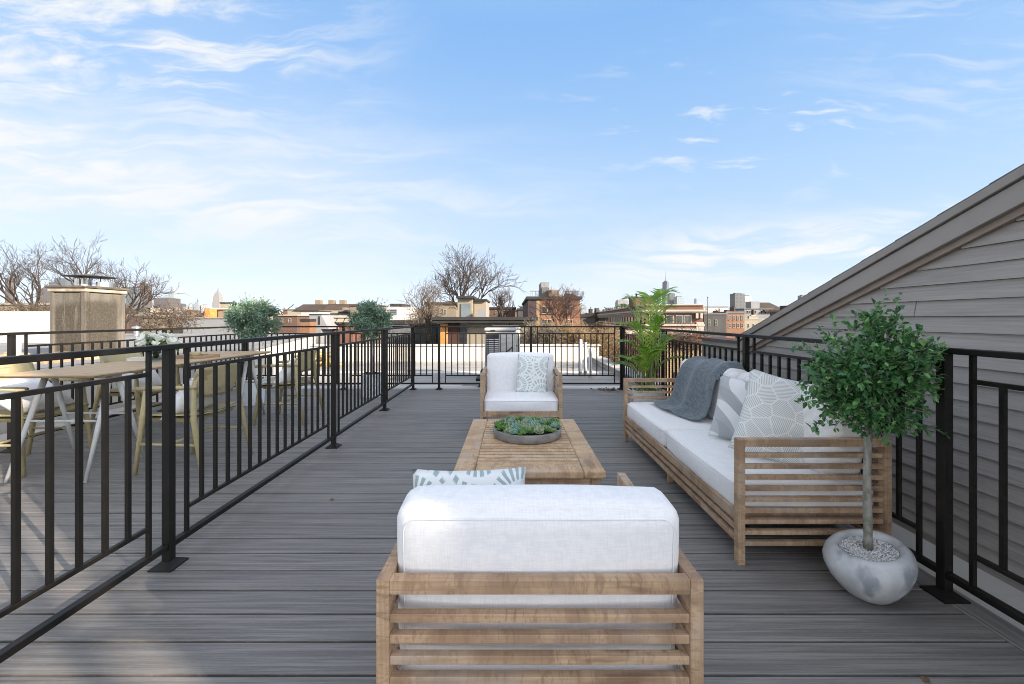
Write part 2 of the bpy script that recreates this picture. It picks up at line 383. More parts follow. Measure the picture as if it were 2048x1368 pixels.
def wall_thing(name, label, cat, pts, z0, z1, wm, cap=None, capm=None, over=.05, group=None):
    t = thing(name, label, cat, (pts[0][0], pts[0][1], z0), group=group)
    o = Vector((pts[0][0], pts[0][1]))
    q = [(p[0]-o.x, p[1]-o.y) for p in pts]
    MB().prism(q, 0, z1-z0).build('wall', wm, t)
    if cap:
        c = Vector((sum(p[0] for p in q)/len(q), sum(p[1] for p in q)/len(q)))
        qq = [(p[0] + over*(1 if p[0] > c.x else -1), p[1] + over*(1 if p[1] > c.y else -1)) for p in q]
        MB().prism(qq, z1-z0, z1-z0+cap).build('coping', capm, t, bevel=.01)
    return t
CAPG = mat_noise('metal_coping', C(.42,.41,.40), C(.5,.49,.47), (2,2,2), rough=.5, bumps=.05)
wall_thing('parapet', 'long white parapet closing the grey roof behind the deck', 'parapet', [(-6.4,13.0),(2.75,13.0),(2.75,13.25),(-6.4,13.25)], -.9, .33, PARAW, .04, CAPG)
wall_thing('parapet', 'low sloping grey kerb along the right edge of the roof behind the palm', 'parapet', [(2.5,7.5),(2.8,7.5),(2.8,13.0),(2.5,13.0)], -.9, -.02, MEMB, .03, CAPG)
wall_thing('parapet', 'low white kerb under the outer railing beside the dining chairs', 'parapet', [(-5.0,-1.6),(-4.7,-1.6),(-4.7,7.0),(-5.0,7.0)], -.6, .06, MEMBW)

# ================================================================== railings
def post_mesh():
    m = MB().box(-.019,.019,-.019,.019,0,1.045); return m
def baseplate():
    m = MB(); m.box(-.055,.055,-.055,.055,0,.008)
    m.hexa([(-.055,-.055,.008),(.055,-.055,.008),(.055,.055,.008),(-.055,.055,.008)], [(-.022,-.022,.03),(.022,-.022,.03),(.022,.022,.03),(-.022,.022,.03)]); return m
PROTO = {}
def railing(label, origin, rz, posts, length, z_off=0., start=0.):
    """a run along local +x; posts = distances of the posts"""
    t = thing('railing', label, 'railing', origin, rz)
    if not PROTO:
        PROTO['post'] = post_mesh(); PROTO['plate'] = baseplate()
    first = 'pm' not in PROTO
    MB().box(start-.02, length+.02, -.022,.022, 1.045, 1.070).build('top_rail', BLACK, t, bevel=.003)
    for i in range(len(posts)-1):
        a, b = posts[i], posts[i+1]
        MB().box(a+.0195, b-.0195, -.0165,.0165, .085, .112).build('bottom_rail', BLACK, t, bevel=.003)
        n = max(1, round((b - a - .22) / .1)); s0 = a + .11; st = (b - a - .22) / n
        MB().box(s0+.008, b-.11-.008, -.0095,.0095, .930, .949).build('middle_rail', BLACK, t, bevel=.002)
        MB().box(s0+.008, b-.11-.008, -.0095,.0095, .226, .245).build('lower_rail', BLACK, t, bevel=.002)
        for k in range(n+1):
            x = s0 + k*st; full = k in (0, n)
            key = 'bf' if full else 'bs'
            if key not in PROTO:
                mb = MB().box(-.008,.008,-.008,.008, .112 if full else .245, 1.045 if full else .930)
                o = mb.build('baluster', BLACK, t); PROTO[key] = o; o.location = (x,0,0)
            else: inst(PROTO[key], 'baluster', t, (x,0,0))
    for p in posts:
        if 'pm' not in PROTO:
            o = PROTO['post'].build('post', BLACK, t, bevel=.002); PROTO['pm'] = o; o.location = (p,0,0)
            q = PROTO['plate'].build('base_plate', BLACK, o, bevel=.002); PROTO['bp'] = q
        else:
            o = inst(PROTO['pm'], 'post', t, (p,0,0)); inst(PROTO['bp'], 'base_plate', o, (0,0,0))
    return t
railing('black metal railing between dining table and lounge seats, its near panel in sunlight', (-1.66, 0, 0), R(90), [.16, 1.99, 3.83, 5.36, 6.91], 6.93, start=-1.2)
railing('black metal railing across the far end of the deck behind the single far armchair', (-4.5, 6.94, 0), 0, [.03, 1.66, 3.27, 4.82, 6.34], 6.36)
railing('black metal railing on the right of the deck in front of the grey siding', (1.865, 0, 0), R(90), [.12, 1.775, 3.28, 5.09, 6.91], 6.93, start=-1.2)
railing('black metal railing on the outer left side behind the dining chairs with white pillows', (-4.5, 0, 0), R(90), [.4, 2.05, 3.70, 5.33, 6.89], 6.89, start=-1.0)

# ================================================================== the grey house on the right
hs = thing('house', 'grey lap sided gabled house rising along the right of the deck', 'house', (2.35, 0, 0))
# local x = world x - 2.35
RK = lambda y: 1.867 - .372*(y - 1.832)          # top line of the rake
Y_EAVE, Y_RIDGE = 4.12, 1.2
YB = -2*(-Y_RIDGE) - Y_EAVE + 0.0
YB = 2*Y_RIDGE - Y_EAVE
top = lambda y: RK(y) if y > Y_RIDGE else RK(2*Y_RIDGE - y)
sm = MB(); pitch = .0872; zc = -.10
rr = random.Random(5)
while zc < top(Y_RIDGE) - .2:
    z1 = zc + pitch
    tz_ = z1 - .02
    # span of this course under the rake
    ylim = min(5.07 if tz_ < .93 else 99, 5.07)
    yr = Y_EAVE if tz_ < RK(Y_EAVE) - .1 else 1.832 + (1.867 - .13 - tz_) / .372
    yend = 5.07 if tz_ < .95 else min(yr, 5.07)
    ystart = 2*Y_RIDGE - yr if tz_ > RK(Y_EAVE)-.1 else YB
    joints = [ystart]; yy = ystart + rr.uniform(.6, 3.6)
    while yy < yend - .4: joints.append(yy); yy += 3.66
    joints.append(yend)
    for i in range(len(joints)-1):
        a, b = joints[i] + (.0025 if i else 0), joints[i+1] - .0025
        dx = rr.uniform(-.0015,.0015); bw = (.012 if i < len(joints)-2 else 0)
        sm.hexa([(-.023+dx,a,zc),(-.0,a,zc),(-.0,b,zc),(-.023+dx,b,zc)],
                [(-.008+dx,a+bw*0,z1-.001),(.0,a,z1-.001),(.0,b,z1-.001),(-.008+dx,b,z1-.001)])
    zc += pitch
sm.build('siding', SIDE, hs)
wl = MB(); 
wl.prismx([(YB,-12),(5.06,-12),(5.06,.94),(4.05,.94),(4.05,RK(4.05)-.15),(Y_RIDGE,RK(Y_RIDGE)-.12),(YB,top(YB)-.15)], .001, 6.5)
wl.build('wall', mat_noise('grey_wall', C(.25,.23,.22), C(.21,.19,.18), (4,4,4)), hs)
MB().box(-.04,.22,4.13,5.12,.94,.965).build('low_wall_cap', mat_noise('red_brown_cap', C(.12,.07,.06), C(.16,.10,.09)), hs)
fs = MB(); fx0, fx1 = -.075, -.045
fs.prismx([(Y_EAVE,RK(Y_EAVE)-.155),(Y_EAVE,RK(Y_EAVE)-.05),(Y_RIDGE,RK(Y_RIDGE)-.05),(Y_RIDGE,RK(Y_RIDGE)-.155)], fx0, fx1)
fs.prismx([(2*Y_RIDGE-y_, z_) for y_, z_ in [(Y_EAVE,RK(Y_EAVE)-.155),(Y_EAVE,RK(Y_EAVE)-.05),(Y_RIDGE+.001,RK(Y_RIDGE)-.05),(Y_RIDGE+.001,RK(Y_RIDGE)-.155)]][::-1], fx0, fx1)
fs.build('fascia_board', TRIM, hs, bevel=.003)
fs = MB().prismx([(Y_EAVE+.01,RK(Y_EAVE+.01)-.046),(Y_EAVE+.01,RK(Y_EAVE+.01)),(Y_RIDGE,RK(Y_RIDGE)),(Y_RIDGE,RK(Y_RIDGE)-.046)], fx0-.018, fx1)
fs.build('drip_edge', TRIM2, hs, bevel=.003)
fs = MB().prismx([(Y_EAVE,RK(Y_EAVE)-.19),(Y_EAVE,RK(Y_EAVE)-.14),(Y_RIDGE,RK(Y_RIDGE)-.14),(Y_RIDGE,RK(Y_RIDGE)-.19)], -.0445, -.0005)
fs.build('frieze_board', FRIEZE, hs)
ys = Y_RIDGE*2 - Y_EAVE
rf = MB()
rf.prismx([(Y_EAVE+.06,RK(Y_EAVE+.06)-.002),(Y_EAVE+.06,RK(Y_EAVE+.06)+.012),(Y_RIDGE,RK(Y_RIDGE)+.012),(Y_RIDGE,RK(Y_RIDGE)-.002)], fx0-.006, 6.6)
rf.prismx([(Y_RIDGE-.001,RK(Y_RIDGE)-.1),(Y_RIDGE-.001,RK(Y_RIDGE)+.012),(ys-.06,RK(Y_EAVE+.06)+.012),(ys-.06,RK(Y_EAVE+.06)-.1)], fx0-.006, 6.6)
for k in range(26):
    y0 = Y_EAVE - k*.24
    if y0 - .24 < Y_RIDGE: break
    rf.prismx([(y0,RK(y0)+.012),(y0,RK(y0)+.0165),(y0-.20,RK(y0-.20)+.0125)], fx0-.004, 6.6)
rf.build('roof', SHINGLE, hs)

# unseen neighbour added to shade the deck; its roof parts shape the sun patch
BRK = None
def brick_mat(name, c1, c2, mortar, scale=1.):
    m, nt, b = newmat(name); co = coords(nt)
    s = nt.node('ShaderNodeSeparateXYZ', {0: co})
    p = nt.node('ShaderNodeCombineXYZ', {0: nt.m('ADD', s.outputs[0], s.outputs[1]), 1: s.outputs[2], 2: 0.}).outputs[0]
    t = nt.node('ShaderNodeTexBrick', {'Vector': p, 'Color1': c1, 'Color2': c2, 'Mortar': mortar, 'Scale': scale, 'Mortar Size': .012, 'Brick Width': .21, 'Row Height': .07, 'Bias': -.2})
    n = nt.noise(nt.mapping(co, (.5,.5,.25)), 1., 6)
    n2 = nt.noise(nt.mapping(co, (2.5,2.5,2.5)), 1., 4)
    dk = .85
    col = nt.mix(nt.m('MULTIPLY', nt.rng(n, .42, .68), .4), nt.mix(1., t.outputs[0], C(dk,dk,dk), 'MULTIPLY'), C(c1[0]*.55, c1[1]*.55, c1[2]*.55))
    col = nt.mix(nt.m('MULTIPLY', nt.rng(n2, .45, .7), .25), col, mortar)
    setb(nt, b, Base_Color=col, Roughness=.85); bump(nt, b, t.outputs[1], .2, .01); return m
BRICK_R = brick_mat('red_brick', C(.17,.055,.032), C(.135,.043,.026), C(.17,.12,.09))
BRICK_O = brick_mat('orange_brick', C(.25,.095,.043), C(.21,.078,.036), C(.22,.15,.10))
BRICK_B = brick_mat('brown_brick', C(.115,.056,.036), C(.09,.044,.03), C(.13,.09,.07))
BRICK_D = brick_mat('dark_brick', C(.085,.05,.04), C(.065,.04,.033), C(.09,.075,.065))
BRICK_Y = brick_mat('yellow_stone', C(.40,.285,.15), C(.33,.23,.12), C(.25,.19,.12))
nb = thing('neighbour_building', 'tall brick building out of view to the right, shading the deck', 'building', (12, -12, -12))
MB().box(0,9,0,10.4,0,18.25).build('wall', BRICK_B, nb)
MB().box(0,9,10.4,13.1,0,19.4).build('wall', BRICK_B, nb)
MB().box(.15,.45,-6,4.15,18.25,21.6).build('shade_screen', BRICK_R, nb)  # added screens; the gap between them cuts out the sun patch
MB().box(.15,.45,5.23,10.4,18.25,21.6).build('shade_screen', BRICK_R, nb)
MB().box(.16,.44,4.15,5.23,18.25,18.66).build('sun_slot_sill', BRICK_R, nb)  # added sill that ends the sun patch on its right
pg = MB()  # invented bars in the gap that break the sun patch into dapples
pg.tube([(.3,4.1,20.1),(.3,4.8,19.35),(.3,5.4,18.95)], .06, 6)
for yy, w_ in ((4.36,.05),(4.60,.05),(4.80,.065),(5.03,.06),(5.17,.03)): pg.tube([(.3,yy+.06,18.6),(.3,yy,19.4),(.3,yy+.07,20.2),(.3,yy+.02,21)], w_, 6)
pg.build('dapple_bars', TEAK[2], nb)
for k in range(4):
    for fl in range(5):
        MB().box(-.03,.0,1.2+k*2.9,2.3+k*2.9,2+fl*3.1,3.7+fl*3.1).build('window', GLASSD, nb)
# ================================================================== soft shapes
def cushion_mb(sx, sy, sz, r, puff=(0,0,0), n=14, seed=0, wr=.003, pinch=0):
    """rounded box with slightly bulging faces and soft wrinkles"""
    m = MB(); idx = {}
    hx, hy, hz = sx/2, sy/2, sz/2
    def par(i):                      # grid packed towards the edges
        t = i / n * 2 - 1; return math.copysign(abs(t)**.75, t)
    def pt(u, v, w):
        p = Vector((u*hx, v*hy, w*hz))
        inner = Vector((max(-hx+r, min(hx-r, p.x)), max(-hy+r, min(hy-r, p.y)), max(-hz+r, min(hz-r, p.z))))
        dlt = p - inner
        q = inner + (dlt.normalized()*r if dlt.length > 1e-9 else dlt)
        q.x += math.copysign(1,u)*puff[0]*(1-v*v)*(1-w*w)*(abs(u)**3)
        q.y += math.copysign(1,v)*puff[1]*(1-u*u)*(1-w*w)*(abs(v)**3)
        q.z += math.copysign(1,w)*puff[2]*(1-u*u)*(1-v*v)*(abs(w)**3)
        nv = mnoise.noise_vector(q*6 + Vector((seed*7.3,seed*3.1,0)))
        nv2 = mnoise.noise_vector(q*2.2 + Vector((seed*1.3,seed*5.1,2)))
        return q + nv*wr + nv2*wr*2
    def vid(i,j,k):
        key = (i,j,k)
        if key not in idx:
            idx[key] = len(m.v); m.v.append(tuple(pt(par(i),par(j),par(k))))
        return idx[key]
    for a in range(n):
        for b in range(n):
            m.f.append((vid(a,b,0),vid(a,b+1,0),vid(a+1,b+1,0),vid(a+1,b,0)))
            m.f.append((vid(a,b,n),vid(a+1,b,n),vid(a+1,b+1,n),vid(a,b+1,n)))
            m.f.append((vid(a,0,b),vid(a+1,0,b),vid(a+1,0,b+1),vid(a,0,b+1)))
            m.f.append((vid(a,n,b),vid(a,n,b+1),vid(a+1,n,b+1),vid(a+1,n,b)))
            m.f.append((vid(0,a,b),vid(0,a,b+1),vid(0,a+1,b+1),vid(0,a+1,b)))
            m.f.append((vid(n,a,b),vid(n,a+1,b),vid(n,a+1,b+1),vid(n,a,b+1)))
    return m
def piping_mb(hx, hy, z, r, rad=.0035, plane='xy', off=0):
    pts = []
    for cx, cy, a0 in ((hx-r,hy-r,0),(-hx+r,hy-r,90),(-hx+r,-hy+r,180),(hx-r,-hy+r,270)):
        for k in range(5):
            a = R(a0 + k*22.5); pts.append((cx+r*math.cos(a), cy+r*math.sin(a)))
    pts.append(pts[0])
    if plane == 'xy': P = [(p[0],p[1],z) for p in pts]
    elif plane == 'xz': P = [(p[0],z,p[1]) for p in pts]
    else: P = [(z,p[0],p[1]) for p in pts]
    return MB().tube(P, rad, 6, cap=False)
def pillow_mb(w, h, t, n=22, seed=0, wr=.006):
    m = MB(); rows = {}
    for side in (-1, 1):
        for i in range(n+1):
            for j in range(n+1):
                u = i/n*2-1; v = j/n*2-1
                if side == 1 and (i in (0,n) or j in (0,n)): rows[(1,i,j)] = rows[(-1,i,j)]; continue
                x = u*w/2*(1-.06*(1-abs(v)**2.2)*abs(u)); z = v*h/2*(1-.045*(1-abs(u)**2.2)*abs(v))
                th = t/2*((1-u*u)*(1-v*v))**.42
                nz = mnoise.noise(Vector((x*7+seed*3, z*7, seed)))
                nz2 = mnoise.noise(Vector((x*18+seed*3, z*18, seed+4)))
                y = side*(th + (wr*nz*2 + wr*.6*nz2)*min(1, th/(t*.2)))
                rows[(side,i,j)] = len(m.v); m.v.append((x, y, z))
    for i in range(n):
        for j in range(n):
            q = [rows[(-1,i,j)],rows[(-1,i+1,j)],rows[(-1,i+1,j+1)],rows[(-1,i,j+1)]]
            m.f.append(tuple(q)); q = [rows[(1,i,j)],rows[(1,i,j+1)],rows[(1,i+1,j+1)],rows[(1,i+1,j)]]; m.f.append(tuple(q))
    return m
def throw_pillow(label, w, h, t, mat, loc, rot, seed=0, group=None, name='throw_pillow'):
    o = pillow_mb(w, h, t, seed=seed).build(name, mat, None, smooth=True)
    o.location = loc; o.rotation_euler = rot
    return tag(o, label, 'pillow', group)

# ================================================================== armchairs
def armchair(label, loc, rz, sc=1.):
    t = thing('armchair', label, 'armchair', loc, rz, 'slatted teak armchairs', sc)
    W, D, Ht = .74, .65, .605; p = .030
    # local: back at y=0, front at y=D, centred on x
    for sx in (-1, 1):
        for y0, nm in ((0, 'leg'), (D-p, 'leg')):
            x0 = sx*W/2 - (p if sx > 0 else 0)
            MB().box(x0, x0+p, y0, y0+p, 0, Ht).build('leg', TEAK[2], t, bevel=.002)
        x0 = sx*W/2 - (p if sx > 0 else 0)
        MB().box(x0+.0005, x0+p-.0005, p, D-p, Ht-.034, Ht-.0006).build('arm_rail', TEAK[1], t, bevel=.002)
        m = MB(); xa = x0+.005
        for k in range(9): m.box(xa, xa+.02, p, D-p, .125+k*.0475, .145+k*.0475)
        m.build('side_slats', TEAK[1], t, bevel=.0015)
    MB().box(-W/2+p, W/2-p, .0006, p-.001, Ht-.034, Ht-.0006).build('back_rail', TEAK[0], t, bevel=.002)
    m = MB()
    for k in range(9): m.box(-W/2+p, W/2-p, .004, .024, .125+k*.0475, .145+k*.0475)
    m.build('back_slats', TEAK[0], t, bevel=.0015)
    m = MB(); m.box(-W/2+p, W/2-p, D-.027, D-.004, .222, .275)
    m.build('front_rail', TEAK[0], t, bevel=.002)
    m = MB(); m.box(-W/2+p, W/2-p, D-.026, D-.006, .145, .165); m.build('front_slat', TEAK[0], t, bevel=.002)
    m = MB()
    for k in range(7): m.box(-W/2+.033, W/2-.033, .045+k*.083, .10+k*.083, .232, .248)
    m.build('seat_slats', TEAK[0], t)
    c = cushion_mb(W-.068, D-.045, .135, .032, (.004,.012,.014), seed=sc).build('seat_cushion', LINEN, t, smooth=True)
    c.location = (0, D/2+.012, .32)
    q = piping_mb((W-.068)/2-.001, (D-.045)/2+.004, .046, .03, .0022).build('piping', LINEN, c, smooth=True)
    b = cushion_mb(W-.058, .145, .405, .038, (.004,.012,.014), seed=sc+3, n=18).build('back_cushion', LINEN, t, smooth=True)
    b.location = (0, .125, .548); b.rotation_euler = (R(4), 0, 0)
    piping_mb((W-.058)/2-.022, .21-.030, -.0735, .03, .0016, 'xz').build('piping', LINEN, b, smooth=True)
    return t
armchair('teak slatted armchair seen from behind in the foreground, back cushion rising over its rail', (.063, .928, 0), 0)
SFAR = 1.078
armchair('teak slatted armchair facing the camera at the far end of the coffee table', (XX(1042.5, 3.98), 3.98+.65*SFAR, 0), PI, SFAR)
throw_pillow('white pillow with bold grey green leaf strokes behind the foreground armchair cushion', .345, .39, .13, LEAFP, (-.128, 1.225, .548), (R(-8), 0, R(3)), 1)
throw_pillow('square pale pillow with fine fern lines leaning on the far armchair back', .335, .40, .12, LEAF2, (.215, 4.335, .605), (R(-12), R(5), R(4)), 2)

# ================================================================== sofa
def sofa():
    X0, X1, Y0, Y1, Ht = 1.095, 1.838, 1.99, 4.05, .610
    t = thing('sofa', 'long teak slatted sofa with pale ribbed cushions along the right railing', 'sofa', (X0, Y0, 0))
    D, L, p, q = X1-X0, Y1-Y0, .034, .041
    for yy in (0, L-q):
        for x0 in (0, D-p): MB().box(x0, x0+p, yy, yy+q, 0, Ht).build('leg', TEAK[2], t, bevel=.002)
        MB().box(p, D-p, yy+.002, yy+q-.002, Ht-.037, Ht-.0006).build('arm_rail', TEAK[0], t, bevel=.002)
        m = MB()
        for k in range(9): m.box(p, D-p, yy+.008, yy+.032, .09+k*.0535, .1115+k*.0535)
        m.build('arm_slats', TEAK[0], t, bevel=.0015)
    MB().box(.05, .085, L/2-.02, L/2+.02, 0, .10).build('leg', TEAK[2], t)
    MB().box(.006, .030, q, L-q, .198, .250).build('front_rail', TEAK[1], t, bevel=.002)
    m = MB(); m.box(.008,.030,q,L-q,.149,.178); m.box(.008,.030,q,L-q,.094,.125); m.build('front_slats', TEAK[1], t, bevel=.002)
    MB().box(D-p+.002, D-.002, q, L-q, Ht-.037, Ht-.0006).build('back_rail', TEAK[1], t, bevel=.002)
    m = MB()
    for k in range(9): m.box(D-.028, D-.006, q, L-q, .09+k*.0535, .1115+k*.0535)
    m.build('back_slats', TEAK[1], t, bevel=.0015)
    m = MB()
    for k in range(14): m.box(.033, D-.04, .07+k*.142, .15+k*.142, .20, .222)
    m.build('seat_slats', TEAK[0], t)
    ln = (L-2*q)/2
    for k in range(2):
        c = cushion_mb(D-.05, ln-.006, .155, .036, (.012,.004,.012), seed=k+11, n=18).build('seat_cushion', RIBBED, t, smooth=True)
        c.location = (D/2-.006, q+ln*(k+.5), .312)
        piping_mb((D-.05)/2+.003, (ln-.006)/2-.001, .056, .034, .0022).build('piping', RIBBED, c, smooth=True)
        b = cushion_mb(.20, ln-.02, .43, .068, (.025,.004,.018), seed=k+21, n=18, wr=.005).build('back_cushion', CREAM, t, smooth=True)
        b.location = (D-.150, q+ln*(k+.5), .590); b.rotation_euler = (0, R(9), 0)
    return t
sofa()
throw_pillow('grey and white banded pillow in the middle of the sofa', .42, .42, .15, BANDS, (1.535, 2.66, .585), (R(-16), R(8), R(-36)), 5)
throw_pillow('large white pillow with grey hatched polygons at the near end of the sofa', .52, .50, .19, HATCH, (1.575, 2.33, .605), (R(-20), R(14), R(-30)), 6)
throw_pillow('plain pale pillow tucked behind the hatched pillow near the arm', .44, .36, .15, LINEN, (1.655, 2.315, .555), (R(-12), 0, R(-58)), 8)
# the grey throw over the sofa back
def throw():
    prof = [(1.815,.62),(1.812,.74),(1.80,.795),(1.765,.822),(1.70,.828),(1.64,.812),(1.59,.765),(1.555,.68),(1.535,.59),(1.515,.51),(1.49,.45),(1.44,.418),(1.36,.412),(1.29,.410)]
    nu, nv = 40, 46; m = MB()
    # cumulative lengths
    L = [0]
    for i in range(1, len(prof)): L.append(L[-1] + math.dist(prof[i], prof[i-1]))
    def at(s):
        s *= L[-1]
        for i in range(1, len(prof)):
            if s <= L[i] + 1e-9:
                f = (s-L[i-1])/(L[i]-L[i-1]); return (prof[i-1][0]+(prof[i][0]-prof[i-1][0])*f, prof[i-1][1]+(prof[i][1]-prof[i-1][1])*f)
        return prof[-1]
    for i in range(nu+1):
        u = i/nu
        for j in range(nv+1):
            v = j/nv
            s = u*(.90 + .10*math.sin(v*2.2))
            x, z = at(min(1, s))
            x2, z2 = at(min(1, s+.02)); tx, tz = x2-x, z2-z; l = math.hypot(tx,tz) or 1
            nx, nz = -tz/l, tx/l
            if nz < 0 and z > .8: nx, nz = -nx, -nz
            nx, nz = (-abs(nx), abs(nz))
            y = 3.10 + .57*v + .16*u*(v) + .14*u*u*(.5) + .03*math.sin(5*u)
            fold = (.5+.5*math.sin(v*13 + u*2.5))**2*.028*(.35+u*.9) + (.5+.5*math.sin(v*6-u*3+1))*.02
            fold *= 1 - max(0, (u-.8)/.2)*.55
            w = mnoise.noise(Vector((x*5,y*6,z*5)))*.008
            edge = max(0, 1-v/.10); dz = -.035*edge*edge if z > .74 else 0
            m.v.append((x + nx*(fold+w+.004)*(1-.5*edge), y, z + nz*(fold+w)*(1-.6*edge) - .004 + dz))
    for i in range(nu):
        for j in range(nv):
            a = i*(nv+1)+j; m.f.append((a, a+1, a+nv+2, a+nv+1))
    o = m.build('throw_blanket', THROW, None, smooth=True)
    s = o.modifiers.new('solid','SOLIDIFY'); s.thickness = .009; s.offset = 1
    b = o.modifiers.new('sub','SUBSURF'); b.levels = 1; b.render_levels = 1
    tag(o, 'dark grey woven throw draped over the far half of the sofa back', 'throw blanket')
throw()

# ================================================================== coffee table with succulents
GAPDARK = mat_noise('dark_slat_gap', C(.05,.032,.02), C(.08,.05,.03), (9,9,9))
def coffee_table():
    W, Y0, Y1, Z = .80, 2.14, 3.26, .40
    cx = XX(1059, 2.14)
    t = thing('coffee_table', 'square edged teak coffee table with a slatted top between the armchairs', 'coffee table', (cx, Y0, 0))
    L = Y1-Y0; b = .115
    fr = MB(); th = .042
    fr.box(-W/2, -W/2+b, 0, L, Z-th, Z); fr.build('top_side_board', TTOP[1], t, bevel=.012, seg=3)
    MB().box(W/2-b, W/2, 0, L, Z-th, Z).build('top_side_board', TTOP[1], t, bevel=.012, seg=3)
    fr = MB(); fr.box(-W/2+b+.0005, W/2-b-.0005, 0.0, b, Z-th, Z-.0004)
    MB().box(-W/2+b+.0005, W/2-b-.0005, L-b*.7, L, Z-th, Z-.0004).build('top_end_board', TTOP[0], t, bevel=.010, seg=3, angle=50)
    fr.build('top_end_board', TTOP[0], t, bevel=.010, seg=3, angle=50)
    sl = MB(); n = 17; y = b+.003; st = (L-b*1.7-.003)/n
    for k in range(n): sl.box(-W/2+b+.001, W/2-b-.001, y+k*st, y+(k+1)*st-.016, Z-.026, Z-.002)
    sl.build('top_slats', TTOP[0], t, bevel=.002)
    u = MB(); u.box(-W/2+b-.01, W/2-b+.01, .05, L-.05, Z-th-.012, Z-.040); u.build('gap_backing', GAPDARK, t)  # dark board closes the slat gaps from below, standing in for shade
    ap = MB(); ap.box(-W/2+.075, W/2-.075, .035, .055, .285, Z-th-.0005); ap.build('apron', TEAK[0], t, bevel=.002)
    ap = MB(); ap.box(-W/2+.075, W/2-.075, L-.055, L-.035, .285, Z-th-.0005); ap.build('apron', TEAK[0], t, bevel=.002)
    for sx in (-1, 1):
        a = MB(); x = sx*(W/2-.047); a.box(x-.01, x+.01, .075, L-.075, .285, Z-th-.0005); a.build('apron', TEAK[1], t, bevel=.002)
        for yy in (.025, L-.075): MB().box(x-.026, x+.026, yy, yy+.05, 0, Z-th-.0004).build('leg', TEAK[2], t, bevel=.003)
    return t
coffee_table()
CONC = mat_noise('grey_concrete', C(.20,.20,.195), C(.29,.285,.275), (14,14,14), rough=.85, bumps=.35, bd=.006, c3=C(.36,.33,.27), s3=(9,9,9), lo3=.55, hi3=.7)
SOIL = mat_noise('dark_soil', C(.025,.02,.015), C(.06,.045,.033), (60,60,60), rough=.95, bumps=.8)
def leafmat(name, c1, c2, c3, rough=.45, trans=.25, hue=.0):
    m, nt, b = newmat(name); co = coords(nt)
    ri = nt.node('ShaderNodeNewGeometry').outputs['Random Per Island']
    col = nt.mix(nt.rng(ri, .0, .75), c1, c2); col = nt.mix(nt.rng(ri, .82, .98), col, c3)
    n = nt.noise(co, 14., 3); col = nt.mix(nt.m('MULTIPLY', nt.rng(n, .45, .7), .35), col, c1)
    setb(nt, b, Base_Color=col, Roughness=rough, Specular_IOR_Level=.45)
    tr = nt.node('ShaderNodeBsdfTranslucent', {'Color': col}).outputs[0]
    mx = nt.node('ShaderNodeMixShader', {0: trans, 1: b.outputs[0], 2: tr}).outputs[0]
    nt.l.new(mx, m.node_tree.nodes['Material Output'].inputs[0]); return m
SUCC = [leafmat('succulent_%s' % n, a, b_, c_, .5, .1) for n, a, b_, c_ in (
    ('blue', C(.15,.29,.22), C(.28,.45,.36), C(.40,.54,.44)), ('green', C(.07,.18,.04), C(.16,.33,.07), C(.28,.44,.15)), ('sage', C(.22,.29,.16), C(.36,.43,.26), C(.46,.46,.33)))]
def succulents():
    cx, cy = XX(1054.5, 2.82), 2.82; r = .232
    t = thing('succulent_bowl', 'shallow grey concrete bowl of succulents on the coffee table', 'planter', (cx, cy, .4005))
    MB().lathe([(r-.006,0),(r,.004),(r+.002,.05),(r,.055),(r-.012,.055),(r-.014,.045)], 56, capb=True, wob=lambda a,z: 1+.004*math.sin(a*3)).build('bowl', CONC, t, smooth=True)
    MB().lathe([(r-.013,.045),(.0005,.048)], 32, capb=False).build('soil', SOIL, t)
    protos = []
    for k in range(3):
        m = MB()
        rg = random.Random(k)
        for ring, (n, ln, tilt) in enumerate(((9,.046,18),(8,.040,38),(6,.030,58),(4,.018,76))):
            for i in range(n):
                a = 2*PI*(i+ring*.5)/n + rg.uniform(-.15,.15); l = ln*rg.uniform(.9,1.1); w = l*.24; tt = R(tilt)
                dv = Vector((math.cos(a)*math.cos(tt), math.sin(a)*math.cos(tt), math.sin(tt))); sv = Vector((-math.sin(a), math.cos(a), 0)); nv = dv.cross(sv)*-1
                if nv.z < 0: nv = -nv
                b0 = Vector((0,0,.006)); pm = b0+dv*l*.62
                o = len(m.v)
                m.v += [tuple(b0-sv*w*.45), tuple(b0+sv*w*.45), tuple(pm+sv*w-nv*.001), tuple(pm-sv*w-nv*.001), tuple(b0+dv*l+nv*.006), tuple(pm+nv*.005+dv*.0), tuple(pm-nv*.007)]
                m.f += [(o,o+1,o+2,o+5),(o,o+5,o+3),(o+5,o+2,o+4),(o+5,o+4,o+3),(o+1,o,o+3,o+6),(o+1,o+6,o+2),(o+6,o+3,o+4),(o+6,o+4,o+2)]
        protos.append(m)
    objs = [None]*3; rg = random.Random(3); pts = []
    tries = 0
    while len(pts) < 52 and tries < 6000:
        tries += 1
        a = rg.uniform(0, 2*PI); q = math.sqrt(rg.random())*(r-.025); p = (q*math.cos(a), q*math.sin(a))
        if all(math.dist(p, o) > .047 for o in pts): pts.append(p)
    for p in pts:
        k = rg.randrange(3); s = rg.uniform(.8,1.12)
        if objs[k] is None:
            o = protos[k].build('succulent', SUCC[k], t, smooth=False); objs[k] = o
        else: o = inst(objs[k], 'succulent', t, (0,0,0))
        o.location = (p[0], p[1], .05+rg.uniform(-.004,.008)); o.rotation_euler = (rg.uniform(-.3,.3), rg.uniform(-.3,.3), rg.uniform(0,6)); o.scale = (s,s,s)
succulents()

